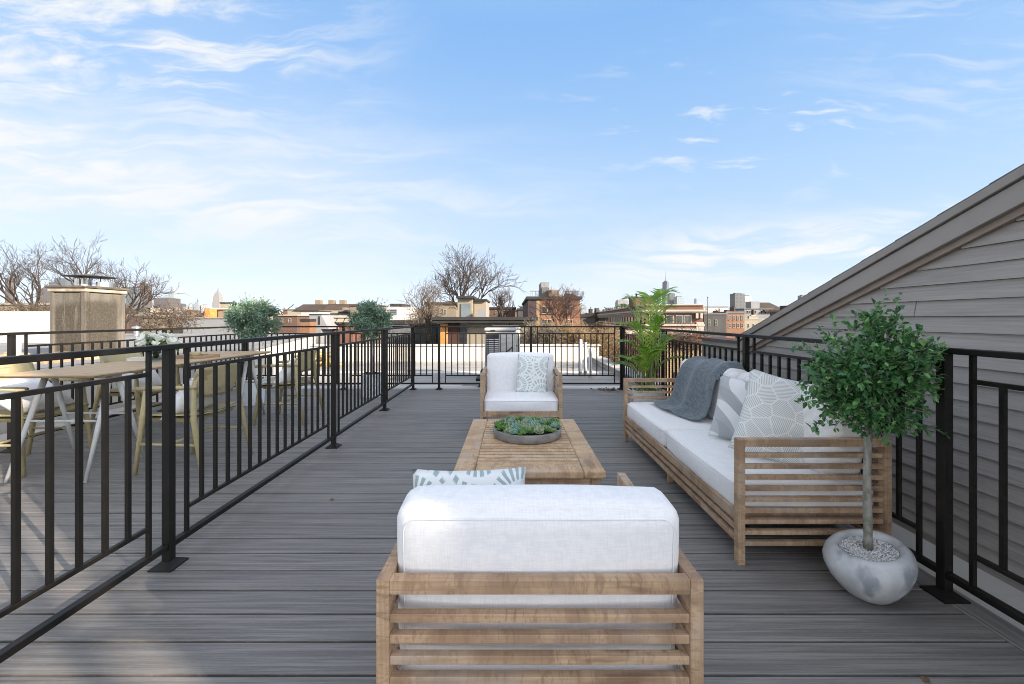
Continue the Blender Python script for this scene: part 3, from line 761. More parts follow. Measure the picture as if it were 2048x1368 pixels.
# ================================================================== potted trees
BARKG = mat_noise('grey_bark', C(.21,.20,.18), C(.34,.32,.29), (40,40,14), rough=.9, bumps=.6, bd=.004, c3=C(.17,.19,.14), s3=(25,25,18))
LEAFG = leafmat('green_leaf', C(.042,.15,.055), C(.125,.30,.10), C(.28,.50,.18), .32, .28)
LEAFO = leafmat('olive_leaf', C(.13,.23,.155), C(.26,.38,.265), C(.42,.46,.34), .5, .25)
POTC = mat_noise('glazed_concrete_pot', C(.44,.46,.48), C(.60,.61,.63), (9,9,9), rough=.5, bumps=.12, bd=.005, c3=C(.30,.325,.36), s3=(7,7,5), lo3=.5, hi3=.6)
GRAVEL = mat_noise('white_gravel', C(.45,.45,.45), C(.85,.85,.84), (160,160,160), rough=.9, bumps=1., bd=.004, lo=.4, hi=.6)
def leaf(m, p, dv, up, l, w, bend=.15):
    dv = dv.normalized(); s = dv.cross(up)
    if s.length < 1e-4: s = dv.orthogonal()
    s.normalize(); n = s.cross(dv)
    o = len(m.v); mid = p + dv*l*.45 - n*l*.02
    m.v += [tuple(p), tuple(mid + s*w + n*w*.35), tuple(p + dv*l - n*l*bend), tuple(mid - s*w + n*w*.35), tuple(p+dv*l*.8 + s*w*.55 - n*l*bend*.4), tuple(p+dv*l*.8 - s*w*.55 - n*l*bend*.4), tuple(mid)]
    m.f += [(o,o+6,o+1),(o,o+3,o+6),(o+6,o+4,o+1),(o+6,o+3,o+5),(o+6,o+2,o+4),(o+6,o+5,o+2)]
def rdir(rg):
    while True:
        v = Vector((rg.uniform(-1,1),rg.uniform(-1,1),rg.uniform(-1,1)))
        if .05 < v.length < 1: return v.normalized()

def near_tree():
    d = 1.79; cx = XX(1737, d); rg = random.Random(12)
    SQ = .93
    t = thing('potted_tree', 'small round leafed tree in a squat pale grey pot at the near sofa arm', 'potted tree', (cx, d, 0))
    prof = [(.070,0),(.082,.003),(.092,.009),(.108,.022),(.125,.04),(.16,.088),(.180,.135),(.184,.165),(.176,.196),(.158,.219),(.138,.228),(.124,.222),(.118,.20),(.118,.175)]
    tl = lambda a, z: 1 + .02*math.sin(a*2+.7) + .012*math.sin(a*3)
    m = MB(); m.lathe(prof, 64, capb=True, wob=tl)
    OV = lambda p, k=.86, hx=.61, hy=-.79: (p[0]-hx*(1-k)*(p[0]*hx+p[1]*hy), p[1]-hy*(1-k)*(p[0]*hx+p[1]*hy), p[2])
    m.v = [OV((x, y, z*.93 + x*.12*(z/.23))) for x,y,z in m.v]
    m.build('pot', POTC, t, smooth=True)
    gm = MB()
    for k in range(900):
        a = rg.uniform(0,2*PI); q = math.sqrt(rg.random())*.114; s = rg.uniform(.0035,.0075)
        c = Vector((q*math.cos(a), q*math.sin(a), .186+q*math.cos(a)*.105+rg.uniform(0,.004)))
        v = [c + Vector((rg.uniform(-.3,.3)*s + dx*s, dy*s, dz*s*.8)) for dx,dy,dz in ((1,0,0),(-1,0,0),(0,1,0),(0,-1,0),(0,0,1),(0,0,-1))]
        gm.add(v, [(0,2,4),(2,1,4),(1,3,4),(3,0,4),(2,0,5),(1,2,5),(3,1,5),(0,3,5)])
    gm.lathe([(.1185,.182),(.0005,.185)], 24, capb=False); gm.v = [OV((x,y,z + (x*.105 if z < .1855 and abs(z-.183) < .003 else 0))) for x,y,z in gm.v]
    tag(gm.build('gravel', GRAVEL, t), kind='stuff')
    tr = MB(); pts = []; rad = []
    for i in range(15):
        z = .195 + i*.042; pts.append((-.004+.005*math.sin(z*9), .004*math.sin(z*6+1), z)); rad.append(.0168-.0002*i + rg.uniform(-.0008,.0008))
    tr.tube(pts, rad, 12)
    # limbs
    cz = .96-0.0
    limbs = []
    for k in range(14):
        v = rdir(rg); v.z = abs(v.z)*.7+.35; v.normalize(); p0 = Vector((0,0,rg.uniform(.76,.84))); L_ = rg.uniform(.12,.24)
        p1 = p0+v*L_*.5+Vector((0,0,.025)); p2 = p0+v*L_+rdir(rg)*.02; tr.tube([p0,p1,p2],[.006,.004,.002],6)
    tr.build('trunk', BARKG, t, smooth=True)
    # crown made of sprigs: each sprig a twig with leaves along it
    m = MB(); tw = MB()
    def sprig(p, dv, ln, n):
        p2 = p+dv*ln; tw.tube([p, p+dv*ln*.5+rdir(rg)*.006, p2],[.0016,.0013,.0008],4,cap=False)
        for i in range(n):
            f = (i+.5)/n; q = p + dv*ln*f + rdir(rg)*.004
            ld = (rdir(rg)*1.0 + dv*.5 + Vector((0,0,.15))).normalized()
            l = rg.uniform(.023,.040); leaf(m, q, ld, (Vector((0,0,1))+rdir(rg)*.6).normalized(), l, l*rg.uniform(.27,.36), rg.uniform(.02,.25))
    cen = Vector((.005, 0, .945))
    lobes = [(Vector((-.12,0,.05)),.17),(Vector((.09,.0,.10)),.18),(Vector((.01,-.02,-.03)),.20),(Vector((-.1,.03,-.10)),.15),(Vector((.11,.02,-.05)),.15),(Vector((-.05,-.03,-.14)),.11),(Vector((.07,-.02,-.15)),.10),(Vector((.03,.0,.20)),.13),(Vector((-.2,-.02,-.0)),.13),(Vector((.22,.02,.05)),.12)]
    for k in range(980):
        c, rr_ = lobes[rg.randrange(len(lobes))] if rg.random() < .8 else lobes[rg.randrange(3)]
        v = rdir(rg); q = cen + c + v*rr_*(rg.random()**.4)
        out = (q-cen).normalized()
        sprig(q - out*.03, (out*.7 + rdir(rg)*.6 + Vector((0,0,.12))).normalized(), rg.uniform(.04,.09), rg.randint(5,8))
    # stray sprays that break the outline
    for (dx, dz, ddx, ddz) in ((.26,.0,1,-.25),(.30,-.04,1,-.3),(.24,.12,.9,.4),(.08,.27,.2,1),(.10,.30,.4,.9),(-.27,.05,-1,.1),(-.29,.0,-1,-.1),(-.22,.16,-.7,.7),(-.14,.2,-.2,1),(.2,-.18,.6,-.7),(.24,-.2,.9,-.5),(-.2,-.2,-.7,-.5),(-.26,-.1,-1,-.2),(.3,.08,1,.3),(-.25,.12,-1,.3),(.05,.24,-.2,1)):
        for j in range(2):
            p = cen+Vector((dx+rg.uniform(-.02,.02), rg.uniform(-.06,.06), dz+rg.uniform(-.02,.02)))
            sprig(p, Vector((ddx,rg.uniform(-.3,.3),ddz)).normalized(), rg.uniform(.07,.11), 9)
    sq = lambda vs: [OV((q[0], q[1], q[2]), .86, .75, -.66) for q in vs]
    up_ = lambda vs: [(x+.014, y, .70+(z-.70)*.93) for x,y,z in vs]
    m.v = up_(m.v); tw.v = up_(tw.v)
    m.v = sq(m.v); tw.v = sq(tw.v)
    m.build('crown', LEAFG, t); tw.build('twigs', BARKG, t)
near_tree()

POTW = mat_noise('pale_blue_grey_pot', C(.60,.65,.70), C(.68,.72,.76), (5,5,5), rough=.6, bumps=.1, c3=C(.52,.56,.61), s3=(3,3,3))
def olive(label, cx, d, rc, cz, pz, pr, ph, seed):
    rg = random.Random(seed)
    t = thing('potted_topiary', label, 'potted tree', (cx, d, 0), group='olive topiaries by the far railing')
    MB().lathe([(pr*.86,0),(pr*.9,.006),(pr,ph-.01),(pr,ph),(pr-.014,ph),(pr-.018,ph-.02)], 40).build('pot', POTW, t, smooth=False)
    s = MB(); s.lathe([(pr-.017,ph-.018),(pr*.5,ph-.006),(.0005,ph+.004)], 24, capb=False)
    for k in range(120):
        a = rg.uniform(0,6.28); q = math.sqrt(rg.random())*(pr-.01); p = Vector((q*math.cos(a), q*math.sin(a), ph-.01)); leaf(s, p, (rdir(rg)+Vector((0,0,.6))).normalized(), Vector((0,0,1)), .035, .012)
    s.build('soil', SOIL, t)
    tr = MB(); zt = cz-rc*.55
    tr.tube([(0,0,ph-.02),(.008,0,ph+.15),(-.006,.004,(ph+zt)/2),(.004,0,zt),(0,0,cz)],[.022,.018,.016,.015,.008],8)
    for k in range(14):
        v = rdir(rg); v.z = abs(v.z)*.7+.1; p0 = Vector((0,0,zt-.02+rg.uniform(0,.1))); tr.tube([p0,p0+v*rc*.4+Vector((0,0,.03)),p0+v*rc*.95],[.006,.004,.002],5)
    tr.build('trunk', BARKG, t, smooth=True)
    m = MB(); cl = []
    for k in range(90):
        v = rdir(rg); cl.append((v*rc*(.15+.70*rg.random()**.6), rc*rg.uniform(.18,.30)))
    cl = [(Vector((c.x*1.04,c.y*1.04,c.z*.86)), q) for c, q in cl]
    for k in range(9000):
        c, q = cl[rg.randrange(len(cl))]; p = Vector((0,0,cz)) + c + rdir(rg)*q*(rg.random()**.5)
        out = (p-Vector((0,0,cz))).normalized()
        l = rg.uniform(.030,.052); leaf(m, p, (rdir(rg)+out*.6).normalized(), (Vector((0,0,1))+rdir(rg)*.7).normalized(), l, l*.2, .1)
    for k in range(70):
        v = rdir(rg); b = Vector((0,0,cz))+Vector((v.x,v.y,v.z*.88))*rc*.95
        for j in range(8): leaf(m, b+v*.012*j+rdir(rg)*.008, (v+rdir(rg)*.7).normalized(), Vector((0,0,1)), .032, .005, .1)
    m.build('crown', LEAFO, t)
olive('round olive topiary in a pale pot beyond the inner railing, nearest the far railing', XX(744,6.30), 6.30, .335, ZZ(640,6.30), .36, .155, .355, 31)
olive('round olive topiary whose pot hides behind the last dining chair', XX(506,5.72), 5.72, .345, ZZ(640,5.72), .36, .15, .36, 32)

PALM = leafmat('palm_leaf', C(.16,.31,.035), C(.30,.50,.06), C(.48,.62,.14), .36, .4)
STEM = mat_noise('palm_stem', C(.16,.24,.05), C(.24,.30,.08), (9,9,3), rough=.5)
WPOT = mat_noise('white_ceramic_pot', C(.66,.68,.70), C(.72,.73,.75), (5,5,5), rough=.35, bumps=.03)
def palm():
    d = 4.75; cx = XX(1297, d); rg = random.Random(4)
    t = thing('potted_palm', 'bright green palm in a white pot behind the far sofa arm', 'potted palm', (cx, d, 0))
    MB().lathe([(.14,0),(.15,.006),(.178,.35),(.18,.372),(.168,.372),(.163,.35)], 40).build('pot', WPOT, t, smooth=False)
    s = MB(); s.lathe([(.164,.35),(.0005,.36)], 24, capb=False)
    for k in range(240):
        a = rg.uniform(0,6.28); q = math.sqrt(rg.random())*.165; leaf(s, Vector((q*math.cos(a),q*math.sin(a),.355)), (rdir(rg)+Vector((0,0,.5))).normalized(), Vector((0,0,1)), .04, .012)
    s.build('moss', LEAFG, t)
    st = MB()
    # (base x, height where leaflets start, bearing, tip reach, tip height)
    fr = [(25,1.15,.30,1.52),(75,1.0,.16,1.46),(160,.98,.34,1.34),(195,.86,.44,1.14),(178,.70,.40,.93),(345,.98,.26,1.33),(330,.62,.44,.76),(150,1.08,.20,1.44),(215,.52,.36,.76),(15,.55,.26,.98),(165,.48,.30,.66),(270,.5,.24,.85),(300,.8,.22,1.18)]
    for ang, h0, reach, h1 in fr:
        a = R(ang + rg.uniform(-8,8)); dirv = Vector((math.cos(a), math.sin(a), 0)); b = Vector((rg.uniform(-.06,.06), rg.uniform(-.06,.06), .35))
        pts = []; N_ = 30
        for i in range(N_+1):
            f = i/N_; out = reach*(f**1.7); zz = .35 + (h1-.35)*math.sin(min(1,f*1.02)*PI/2*1.08)/math.sin(PI/2*1.0)
            pts.append(b*(1) + dirv*out + Vector((0,0,zz-.35)))
        st.tube(pts, [.008*(1-i/N_*.8)+.0015 for i in range(N_+1)], 6)
        mm = MB(); k0 = int(N_*.34)
        for i in range(k0, N_):
            f = i/N_; p = pts[i]; tg = (pts[min(N_,i+1)]-pts[i]).normalized()
            sd_ = tg.cross(Vector((0,0,1)))
            if sd_.length < .15: sd_ = Vector((-dirv.y, dirv.x, 0))
            sd_.normalize(); up = sd_.cross(tg).normalized()
            ln = (.11 + .13*math.sin(PI*min(1,(f-.28)/.76)))*rg.uniform(.88,1.1)
            for s_ in (-1,1):
                dv = (sd_*s_*.80 + tg*.66 + up*.16 + rdir(rg)*.07).normalized(); w = .0115
                p1 = p+dv*ln*.45; p2 = p+dv*ln + Vector((0,0,-ln*.20)); o = len(mm.v); wv = (tg - dv*tg.dot(dv)).normalized()*w
                mm.v += [tuple(p-wv*.35), tuple(p+wv*.35), tuple(p1+wv), tuple(p1-wv), tuple(p2)]
                mm.f += [(o,o+1,o+2,o+3),(o+3,o+2,o+4)]
        mm.build('frond', PALM, t)
    st.build('stems', STEM, t, smooth=True)
palm()

# ================================================================== dining set
TLEG = mat_noise('grey_painted_leg', C(.42,.43,.43), C(.50,.51,.50), (20,20,4), rough=.55, bumps=.05)
def dining_table():
    X0, X1, Y0, Y1, Z = -3.76, -3.02, 2.97, 5.17, .785
    t = thing('dining_table', 'long oak dining table with thin top on splayed grey legs behind the inner railing', 'dining table', (X0, Y0, 0))
    W, L = X1-X0, Y1-Y0
    m = MB(); m.hexa([(.02,.02,Z-.024),(W-.02,.02,Z-.024),(W-.02,L-.02,Z-.024),(.02,L-.02,Z-.024)], [(0,0,Z-.008),(W,0,Z-.008),(W,L,Z-.008),(0,L,Z-.008)])
    m.box(.0,W,.0,L,Z-.0079,Z); m.build('tabletop', OAKT, t)
    for yc in (.27, L-.27):
        for xc, s in ((.12,-1),(W-.12,1)):
            for dy in (-1,1):
                MB().tube([(xc,yc+dy*.025,Z-.03),(xc+s*.04,yc+dy*.25,0)],[.021,.012],10).build('leg', TLEG, t, smooth=True)
        MB().box(.08,W-.08,yc-.03,yc+.03,Z-.055,Z-.0245).build('cross_beam', TLEG, t)
        for s in (-1,1): MB().tube([(.12,yc+s*.13,.42),(W-.12,yc+s*.13,.42)],.009,8).build('stretcher', TLEG, t)
dining_table()
def dining_chair(label, loc, rz, lean=0):
    t = thing('dining_chair', label, 'dining chair', loc, rz, 'oak dining chairs')
    # faces +y
    n = 12; m = MB()
    for th in (0, .014):
        for i in range(n+1):
            for j in range(n+1):
                u = i/n*2-1; v = j/n*2-1
                x = u*.245*(1-.10*(v<0)*abs(v)**2); y = v*.225
                z = .445 + .022*u*u - .012*(1-u*u)*(1-v*v) - (.018*max(0,v-.6)/.4) - th + .02*max(0,-v-.6)
                m.v.append((x,y,z))
    o2 = (n+1)**2
    for i in range(n):
        for j in range(n):
            a = i*(n+1)+j; m.f.append((a,a+n+1,a+n+2,a+1)); m.f.append((o2+a,o2+a+1,o2+a+n+2,o2+a+n+1))
    for i in range(n):
        for a, b in ((i*(n+1),(i+1)*(n+1)),((i+1)*(n+1)+n,i*(n+1)+n),(i+1,i),(n*(n+1)+i,n*(n+1)+i+1)):
            m.f.append((a,b,o2+b,o2+a))
    m.build('seat', OAKC[0], t, smooth=True)
    m = MB(); nn = 14
    for th in (0,.013):
        for i in range(nn+1):
            for j in range(9):
                u = i/nn*2-1; v = j/8; w = .235*(1-.10*(1-v)**2)*(1-.04*v*v)
                z = .575 + v*.265 - .030*(abs(u)**4)*(v>.5)*(v-.5)*2 + .03*(abs(u)**4)*(v<.5)*(.5-v)*2
                m.v.append((u*w, -.235-.055*v + .062*u*u - th, z))
    o2 = (nn+1)*9
    for i in range(nn):
        for j in range(8):
            a = i*9+j; m.f.append((a,a+1,a+10,a+9)); m.f.append((o2+a,o2+a+9,o2+a+10,o2+a+1))
    for i in range(nn):
        for a, b in ((i*9,(i+1)*9),((i+1)*9+8,i*9+8)): m.f.append((a,b,o2+b,o2+a))
    for j in range(8):
        for a, b in ((j+1,j),(nn*9+j,nn*9+j+1)): m.f.append((a,b,o2+b,o2+a))
    m.build('backrest', OAKC[0], t, smooth=True)
    for s in (-1,1):
        MB().tube([(s*.265,-.31,0),(s*.245,-.225,.43),(s*.222,-.205,.67),(s*.205,-.225,.76)],[.014,.021,.017,.011],10).build('rear_leg', OAKC[2], t, smooth=True)
        MB().tube([(s*.262,.235,0),(s*.245,.19,.43),(s*.24,.17,.648)],[.0135,.02,.015],10).build('front_leg', OAKC[2], t, smooth=True)
        MB().tube([(s*.232,-.235,.672),(s*.242,-.02,.664),(s*.243,.235,.655)],[.015,.0165,.017],10).build('armrest', OAKC[1], t, smooth=True)
        MB().tube([(s*.256,-.265,.235),(s*.253,.21,.235)],.011,8).build('side_stretcher', OAKC[1], t, smooth=True)
    MB().tube([(-.253,-.02,.235),(.253,-.02,.235)],.011,8).build('cross_stretcher', OAKC[0], t, smooth=True)
    m = MB(); m.hexa([(-.19,-.18,.395),(.19,-.18,.395),(.19,.18,.395),(-.19,.18,.395)],[(-.22,-.2,.432),(.22,-.2,.432),(.22,.2,.424),(-.22,.2,.424)]); m.build('seat_frame', OAKC[0], t)
    return t
chs = [(-3.93,3.36,R(-88),'oak dining chair at the near left corner of the table, cut by the picture edge', 'white striped pillow on the near left dining chair'),
       (-3.97,4.42,R(-93),'oak dining chair across the table, behind the vase', 'white pillow on the dining chair across the table'),
       (-2.62,3.38,R(86),'oak dining chair with its back to the inner railing, beside the railing post', 'white pillow on the dining chair beside the railing post'),
       (-2.66,4.88,R(92),'oak dining chair nearest the topiaries at the far end of the table', 'white pillow on the dining chair at the far table end')]
for i, (x, y, a, lb, pl_) in enumerate(chs):
    dining_chair(lb, (x, y, 0), a)
    rot = Matrix.Rotation(a, 3, 'Z'); off = rot @ Vector((.0, -.06 if i else -.02, 0))
    throw_pillow(pl_, .46, .40, .15, LINEN if i else CREAM, (x+off.x, y+off.y, .575), (R(38 if i else 55), 0, a), 40+i, 'pillows on dining chairs')
# vase with flowers
VGLASS = None
def glass(name, tint):
    m, nt, b = newmat(name); setb(nt, b, Base_Color=tint, Roughness=.03, Transmission_Weight=1.0, IOR=1.3); return m
VGLASS = glass('vase_glass', C(.80,.90,.92))
PETAL = leafmat('white_petal', C(.80,.82,.76), C(.86,.87,.82), C(.62,.70,.45), .6, .3)
def flowers():
    d = 4.0; cx = XX(312, d); z0 = .7855; rg = random.Random(9)
    t = thing('flower_vase', 'glass vase of white flowers on the dining table by the railing post', 'vase', (cx, d, z0))
    MB().lathe([(.052,0),(.058,.008),(.060,.09),(.056,.15),(.058,.165),(.054,.165),(.052,.15),(.056,.09),(.054,.012),(.001,.01)], 28).build('vase', VGLASS, t, smooth=True)
    st = MB(); pt = MB(); lf = MB()
    for k in range(34):
        a = rg.uniform(0,6.28); q = math.sqrt(rg.random())*.155; h = .235 - q*q*3.2 + rg.uniform(-.025,.03)
        c = Vector((q*1.15*math.cos(a), q*math.sin(a), h)); st.tube([(rg.uniform(-.02,.02),rg.uniform(-.02,.02),.02),(c.x*.35,c.y*.35,.16),tuple(c)],[.003,.0025,.002],5)
        ax = (Vector((math.cos(a)*q*5, math.sin(a)*q*5, .8)) + rdir(rg)*.4).normalized(); u = ax.orthogonal().normalized(); v = ax.cross(u)
        op = rg.uniform(.55,.95); l = rg.uniform(.036,.050)
        for i in range(6):
            b = 2*PI*i/6 + rg.uniform(-.1,.1); rv = u*math.cos(b)+v*math.sin(b); dv = (rv*op + ax*(1.1-op)).normalized()
            sv = ax.cross(rv); o = len(pt.v); w = l*.46
            pt.v += [tuple(c), tuple(c+dv*l*.6+sv*w), tuple(c+dv*l*1.05+sv*w*.5+ax*.006), tuple(c+dv*l*1.05-sv*w*.5+ax*.006), tuple(c+dv*l*.6-sv*w), tuple(c+dv*l*.55-ax*.005)]
            pt.f += [(o,o+1,o+5),(o,o+5,o+4),(o+5,o+1,o+2),(o+5,o+2,o+3),(o+5,o+3,o+4)]
        if k % 2 == 0:
            for j in range(3): leaf(lf, c-ax*.03, (rdir(rg)+Vector((math.cos(a),math.sin(a),0))*.8).normalized(), Vector((0,0,1)), .06, .014)
    for k in range(26):
        a = rg.uniform(0,6.28); leaf(lf, Vector((.02*math.cos(a),.02*math.sin(a),.13)), Vector((math.cos(a),math.sin(a),rg.uniform(.1,.9))).normalized(), Vector((0,0,1)), .09, .018)
    st.build('stems', STEM, t); pt.build('petals', PETAL, t); lf.build('leaves', leafmat('flower_leaf', C(.05,.12,.03), C(.10,.2,.06), C(.3,.4,.2)), t)
flowers()
PLASTW = mat_noise('white_ceramic', C(.75,.75,.74), C(.8,.8,.8), (5,5,5), rough=.35, bumps=.02)
def book():
    x, y = XX(290, 4.05), 4.05
    t = thing('book', 'white closed book lying on the dining table left of the vase', 'book', (x-.02, y, .7855), R(12))
    MB().box(-.10,.10,-.07,.07,0,.003).build('cover', PLASTW, t); MB().box(-.10,.10,-.07,.07,.025,.028).build('cover', PLASTW, t)
    MB().box(-.097,.096,-.066,.066,.0031,.0249).build('pages', mat_noise('paper', C(.62,.6,.56), C(.7,.68,.64), (1,1,200)), t)
book()
def tray():
    x, y = -3.3, 4.32
    t = thing('tray', 'grey folding tray with small bowl on the dining table right of the vase', 'tray', (x, y, .7855), R(-6))
    m = MB(); m.box(-.16,.16,-.11,.11,0,.008); m.box(-.16,.16,-.11,-.10,.008,.03); m.box(-.16,.16,.10,.11,.008,.03); m.box(-.16,-.15,-.10,.10,.008,.03); m.box(.15,.16,-.10,.10,.008,.03)
    m.build('tray_base', TEAK[0], t, bevel=.002)
    b = MB().lathe([(.02,0),(.045,.02),(.055,.05),(.051,.05),(.042,.022),(.001,.006)], 24).build('bowl', mat_noise('ochre_bowl', C(.5,.42,.22), C(.56,.48,.28)), None, smooth=True)
    b.location = (x-.03, y+.01, .7936); tag(b, 'small ochre bowl standing in the tray on the dining table', 'bowl')
tray()
# ================================================================== neighbouring roofs
ROOFG = mat_noise('grey_roof', C(.17,.174,.178), C(.215,.218,.222), (.8,.8,.8), rough=.85, bumps=.1, c3=C(.19,.19,.195), s3=(.3,1.4,1), lo3=.5, hi3=.66)
t = thing('neighbour_roof', 'grey flat roof with a white side wall beyond the left railing', 'roof', (-4.95, 7.6, -12))
pts = [(-.2,-4.6),(0,0),(-2.45,7.9),(-15,7.9),(-15,-4.6)]
MB().prism(pts, 0, 12.56).build('wall', PARAW, t)
MB().prism([(p[0]+(.03 if p[0] > -10 else -.03), p[1]) for p in pts], 12.56, 12.63).build('roof_membrane', ROOFG, t, bevel=.01)
rg = random.Random(2)
rk = MB()
for k in range(16):
    s = rg.uniform(.05,.13); x, y = rg.uniform(-2.4,-.9), rg.uniform(-2.35,-1.6)
    rk.add([(x+dx*s*rg.uniform(.8,1.2), y+dy*s*rg.uniform(.8,1.2), 12.63+dz*s) for dx,dy,dz in ((-1,-1,0),(1,-1,0),(1,1,0),(-1,1,0),(-.6,-.6,1),(.7,-.6,.9),(.6,.7,1),(-.7,.6,.8))], [(0,1,5,4),(1,2,6,5),(2,3,7,6),(3,0,4,7),(4,5,6,7)])
STONE = mat_noise('brown_stone', C(.22,.15,.09), C(.38,.28,.18), (8,8,8), rough=.9, bumps=.4)
o = rk.build('stones', STONE); o.location = (-4.95,7.6,-12); tag(o, 'row of brown stones at the foot of the old chimney', 'stones', kind='stuff')
# chimney
def chim_mat():
    m, nt, b = newmat('stained_concrete'); co = coords(nt)
    s = nt.node('ShaderNodeSeparateXYZ', {0: co}); z = s.outputs[2]
    st = nt.noise(nt.mapping(co, (9,9,.9)), 1., 7, .65, .3); gr = nt.noise(nt.mapping(co, (38,38,30)), 1., 5, .7); bl = nt.noise(nt.mapping(co, (2.2,2.2,1.1), loc=(.3,.9,.2)), 1., 6, .6)
    x, y = s.outputs[0], s.outputs[1]
    col = nt.mix(nt.rng(st, .38, .62), C(.145,.130,.110), C(.088,.077,.063))
    # two tall water stains with wandering outlines, one on each visible side
    wz = nt.m('ADD', nt.m('MULTIPLY', bl, .5), nt.m('MULTIPLY', st, .16))
    def stain(u, c, w, z0, z1): 
        q = nt.m('ADD', nt.m('ABSOLUTE', nt.m('DIVIDE', nt.m('SUBTRACT', u, c), w)), nt.m('SUBTRACT', wz, .32))
        return nt.m('MULTIPLY', nt.rng(q, 1.0, .72), nt.rng(nt.m('ADD', z, wz), z1+.33, z1+.2))
    s1 = stain(x, .24, .22, 0, .86); s2 = stain(y, .24, .28, 0, .86)
    col = nt.mix(nt.m('MULTIPLY', nt.m('MAXIMUM', nt.m('MULTIPLY', s1, nt.rng(y, .02, .01)), nt.m('MULTIPLY', s2, nt.rng(x, .48, .49))), .82), col, C(.036,.030,.020))
    col = nt.mix(nt.m('MULTIPLY', nt.rng(gr, .45, .7), .45), col, C(.15,.128,.097))
    drip = nt.m('MULTIPLY', nt.rng(st, .56, .64), nt.rng(z, .1, .95))
    col = nt.mix(nt.m('MULTIPLY', drip, .5), col, C(.20,.178,.138))
    setb(nt, b, Base_Color=col, Roughness=.9); bump(nt, b, nt.m('ADD', gr, st), .6, .015); return m
CHIM = chim_mat()
LIME = mat_noise('limewashed_band', C(.40,.36,.30), C(.27,.225,.17), (7,7,9), rough=.9, bumps=.4, c3=C(.25,.2,.14), s3=(6,6,10), lo3=.54, hi3=.64)
SLABD = mat_noise('dark_slab', C(.06,.05,.04), C(.13,.11,.09), (9,9,9), rough=.9, bumps=.4)
GALV = mat_noise('galvanised_metal', C(.42,.42,.42), C(.55,.55,.55), (5,5,14), rough=.35, bumps=.05, metallic=.85)
RUST = mat_noise('dark_weathered_metal', C(.05,.045,.042), C(.10,.09,.08), (9,9,9), rough=.6, bumps=.1)
ch = thing('chimney', 'stained old concrete chimney with two metal flues beyond the left railing', 'chimney', (-6.72, 6.0, .6))
MB().box(0,.50,0,.60,0,.985).build('stack', CHIM, ch, bevel=.03, seg=3)
cr = MB(); 
for x0, x1, y0, y1 in ((.43,.512,-.012,.06),(-.012,.05,-.012,.05),(.45,.512,.55,.612)): cr.box(x0,x1,y0,y1,0,.984)
cr.build('corner_render', CHIM, ch, bevel=.015)
MB().box(-.03,.53,-.03,.63,.985,1.04).build('lime_band', LIME, ch, bevel=.012)
MB().box(-.05,.55,-.05,.65,1.04,1.075).build('slab', SLABD, ch, bevel=.008)
MB().lathe([(.095,1.075),(.095,1.19)], 24, (.20,.26,0), capt=True).build('flue', GALV, ch, smooth=False)
MB().lathe([(.095,1.075),(.095,1.155)], 24, (.42,.36,0), capt=True).build('flue', GALV, ch, smooth=False)
cp = MB().lathe([(.30,1.225),(.305,1.232),(.05,1.265),(.001,1.267)], 36, (.28,.28,0))
for a in (.5,2.4,4.4): cp.box(.28+.12*math.cos(a)-.006,.28+.12*math.cos(a)+.006,.28+.12*math.sin(a)-.003,.28+.12*math.sin(a)+.003,1.08,1.235)
cp.build('rain_cap', RUST, ch)
wall_thing('wall', 'white rendered wall at the left picture edge behind the chimney', 'wall', [(-13.9,9.6),(-10.9,9.6),(-10.9,9.9),(-13.9,9.9)], .5, 1.36, PARAW)
p_ = thing('vent_pipe', 'short white pipe standing on the grey roof left of the chimney', 'vent pipe', (XX(36,5.2), 5.2, .63))
MB().lathe([(.028,0),(.028,.32),(.024,.32),(.024,.2)], 14).build('pipe', PLASTW, p_)
p_ = thing('vent_pipe', 'small metal vent on the grey roof right of the chimney', 'vent pipe', (XX(273,13.2), 13.2, .63))
MB().lathe([(.07,0),(.07,.24),(.12,.25),(.12,.30),(.001,.34)], 14).build('pipe', GALV, p_)
# three white vent pipes on the roof behind the far railing
for px, d, top, lb in ((1161.5,9.7,.70,'tallest and leftmost of the three white vent pipes on the roof'),(1170.5,9.95,.62,'middle one of the three white vent pipes on the roof'),(1180.5,9.35,.53,'shortest and rightmost of the three white vent pipes on the roof')):
    p_ = thing('vent_pipe', lb, 'vent pipe', (XX(px,d), d, -.16), group='white vent pipes behind the far railing')
    MB().lathe([(.036,0),(.036,top+.16),(.030,top+.16),(.030,top)], 18).build('pipe', PLASTW, p_)
    MB().lathe([(.075,0),(.05,.03),(.037,.09)], 18).build('flashing', MEMB, p_)
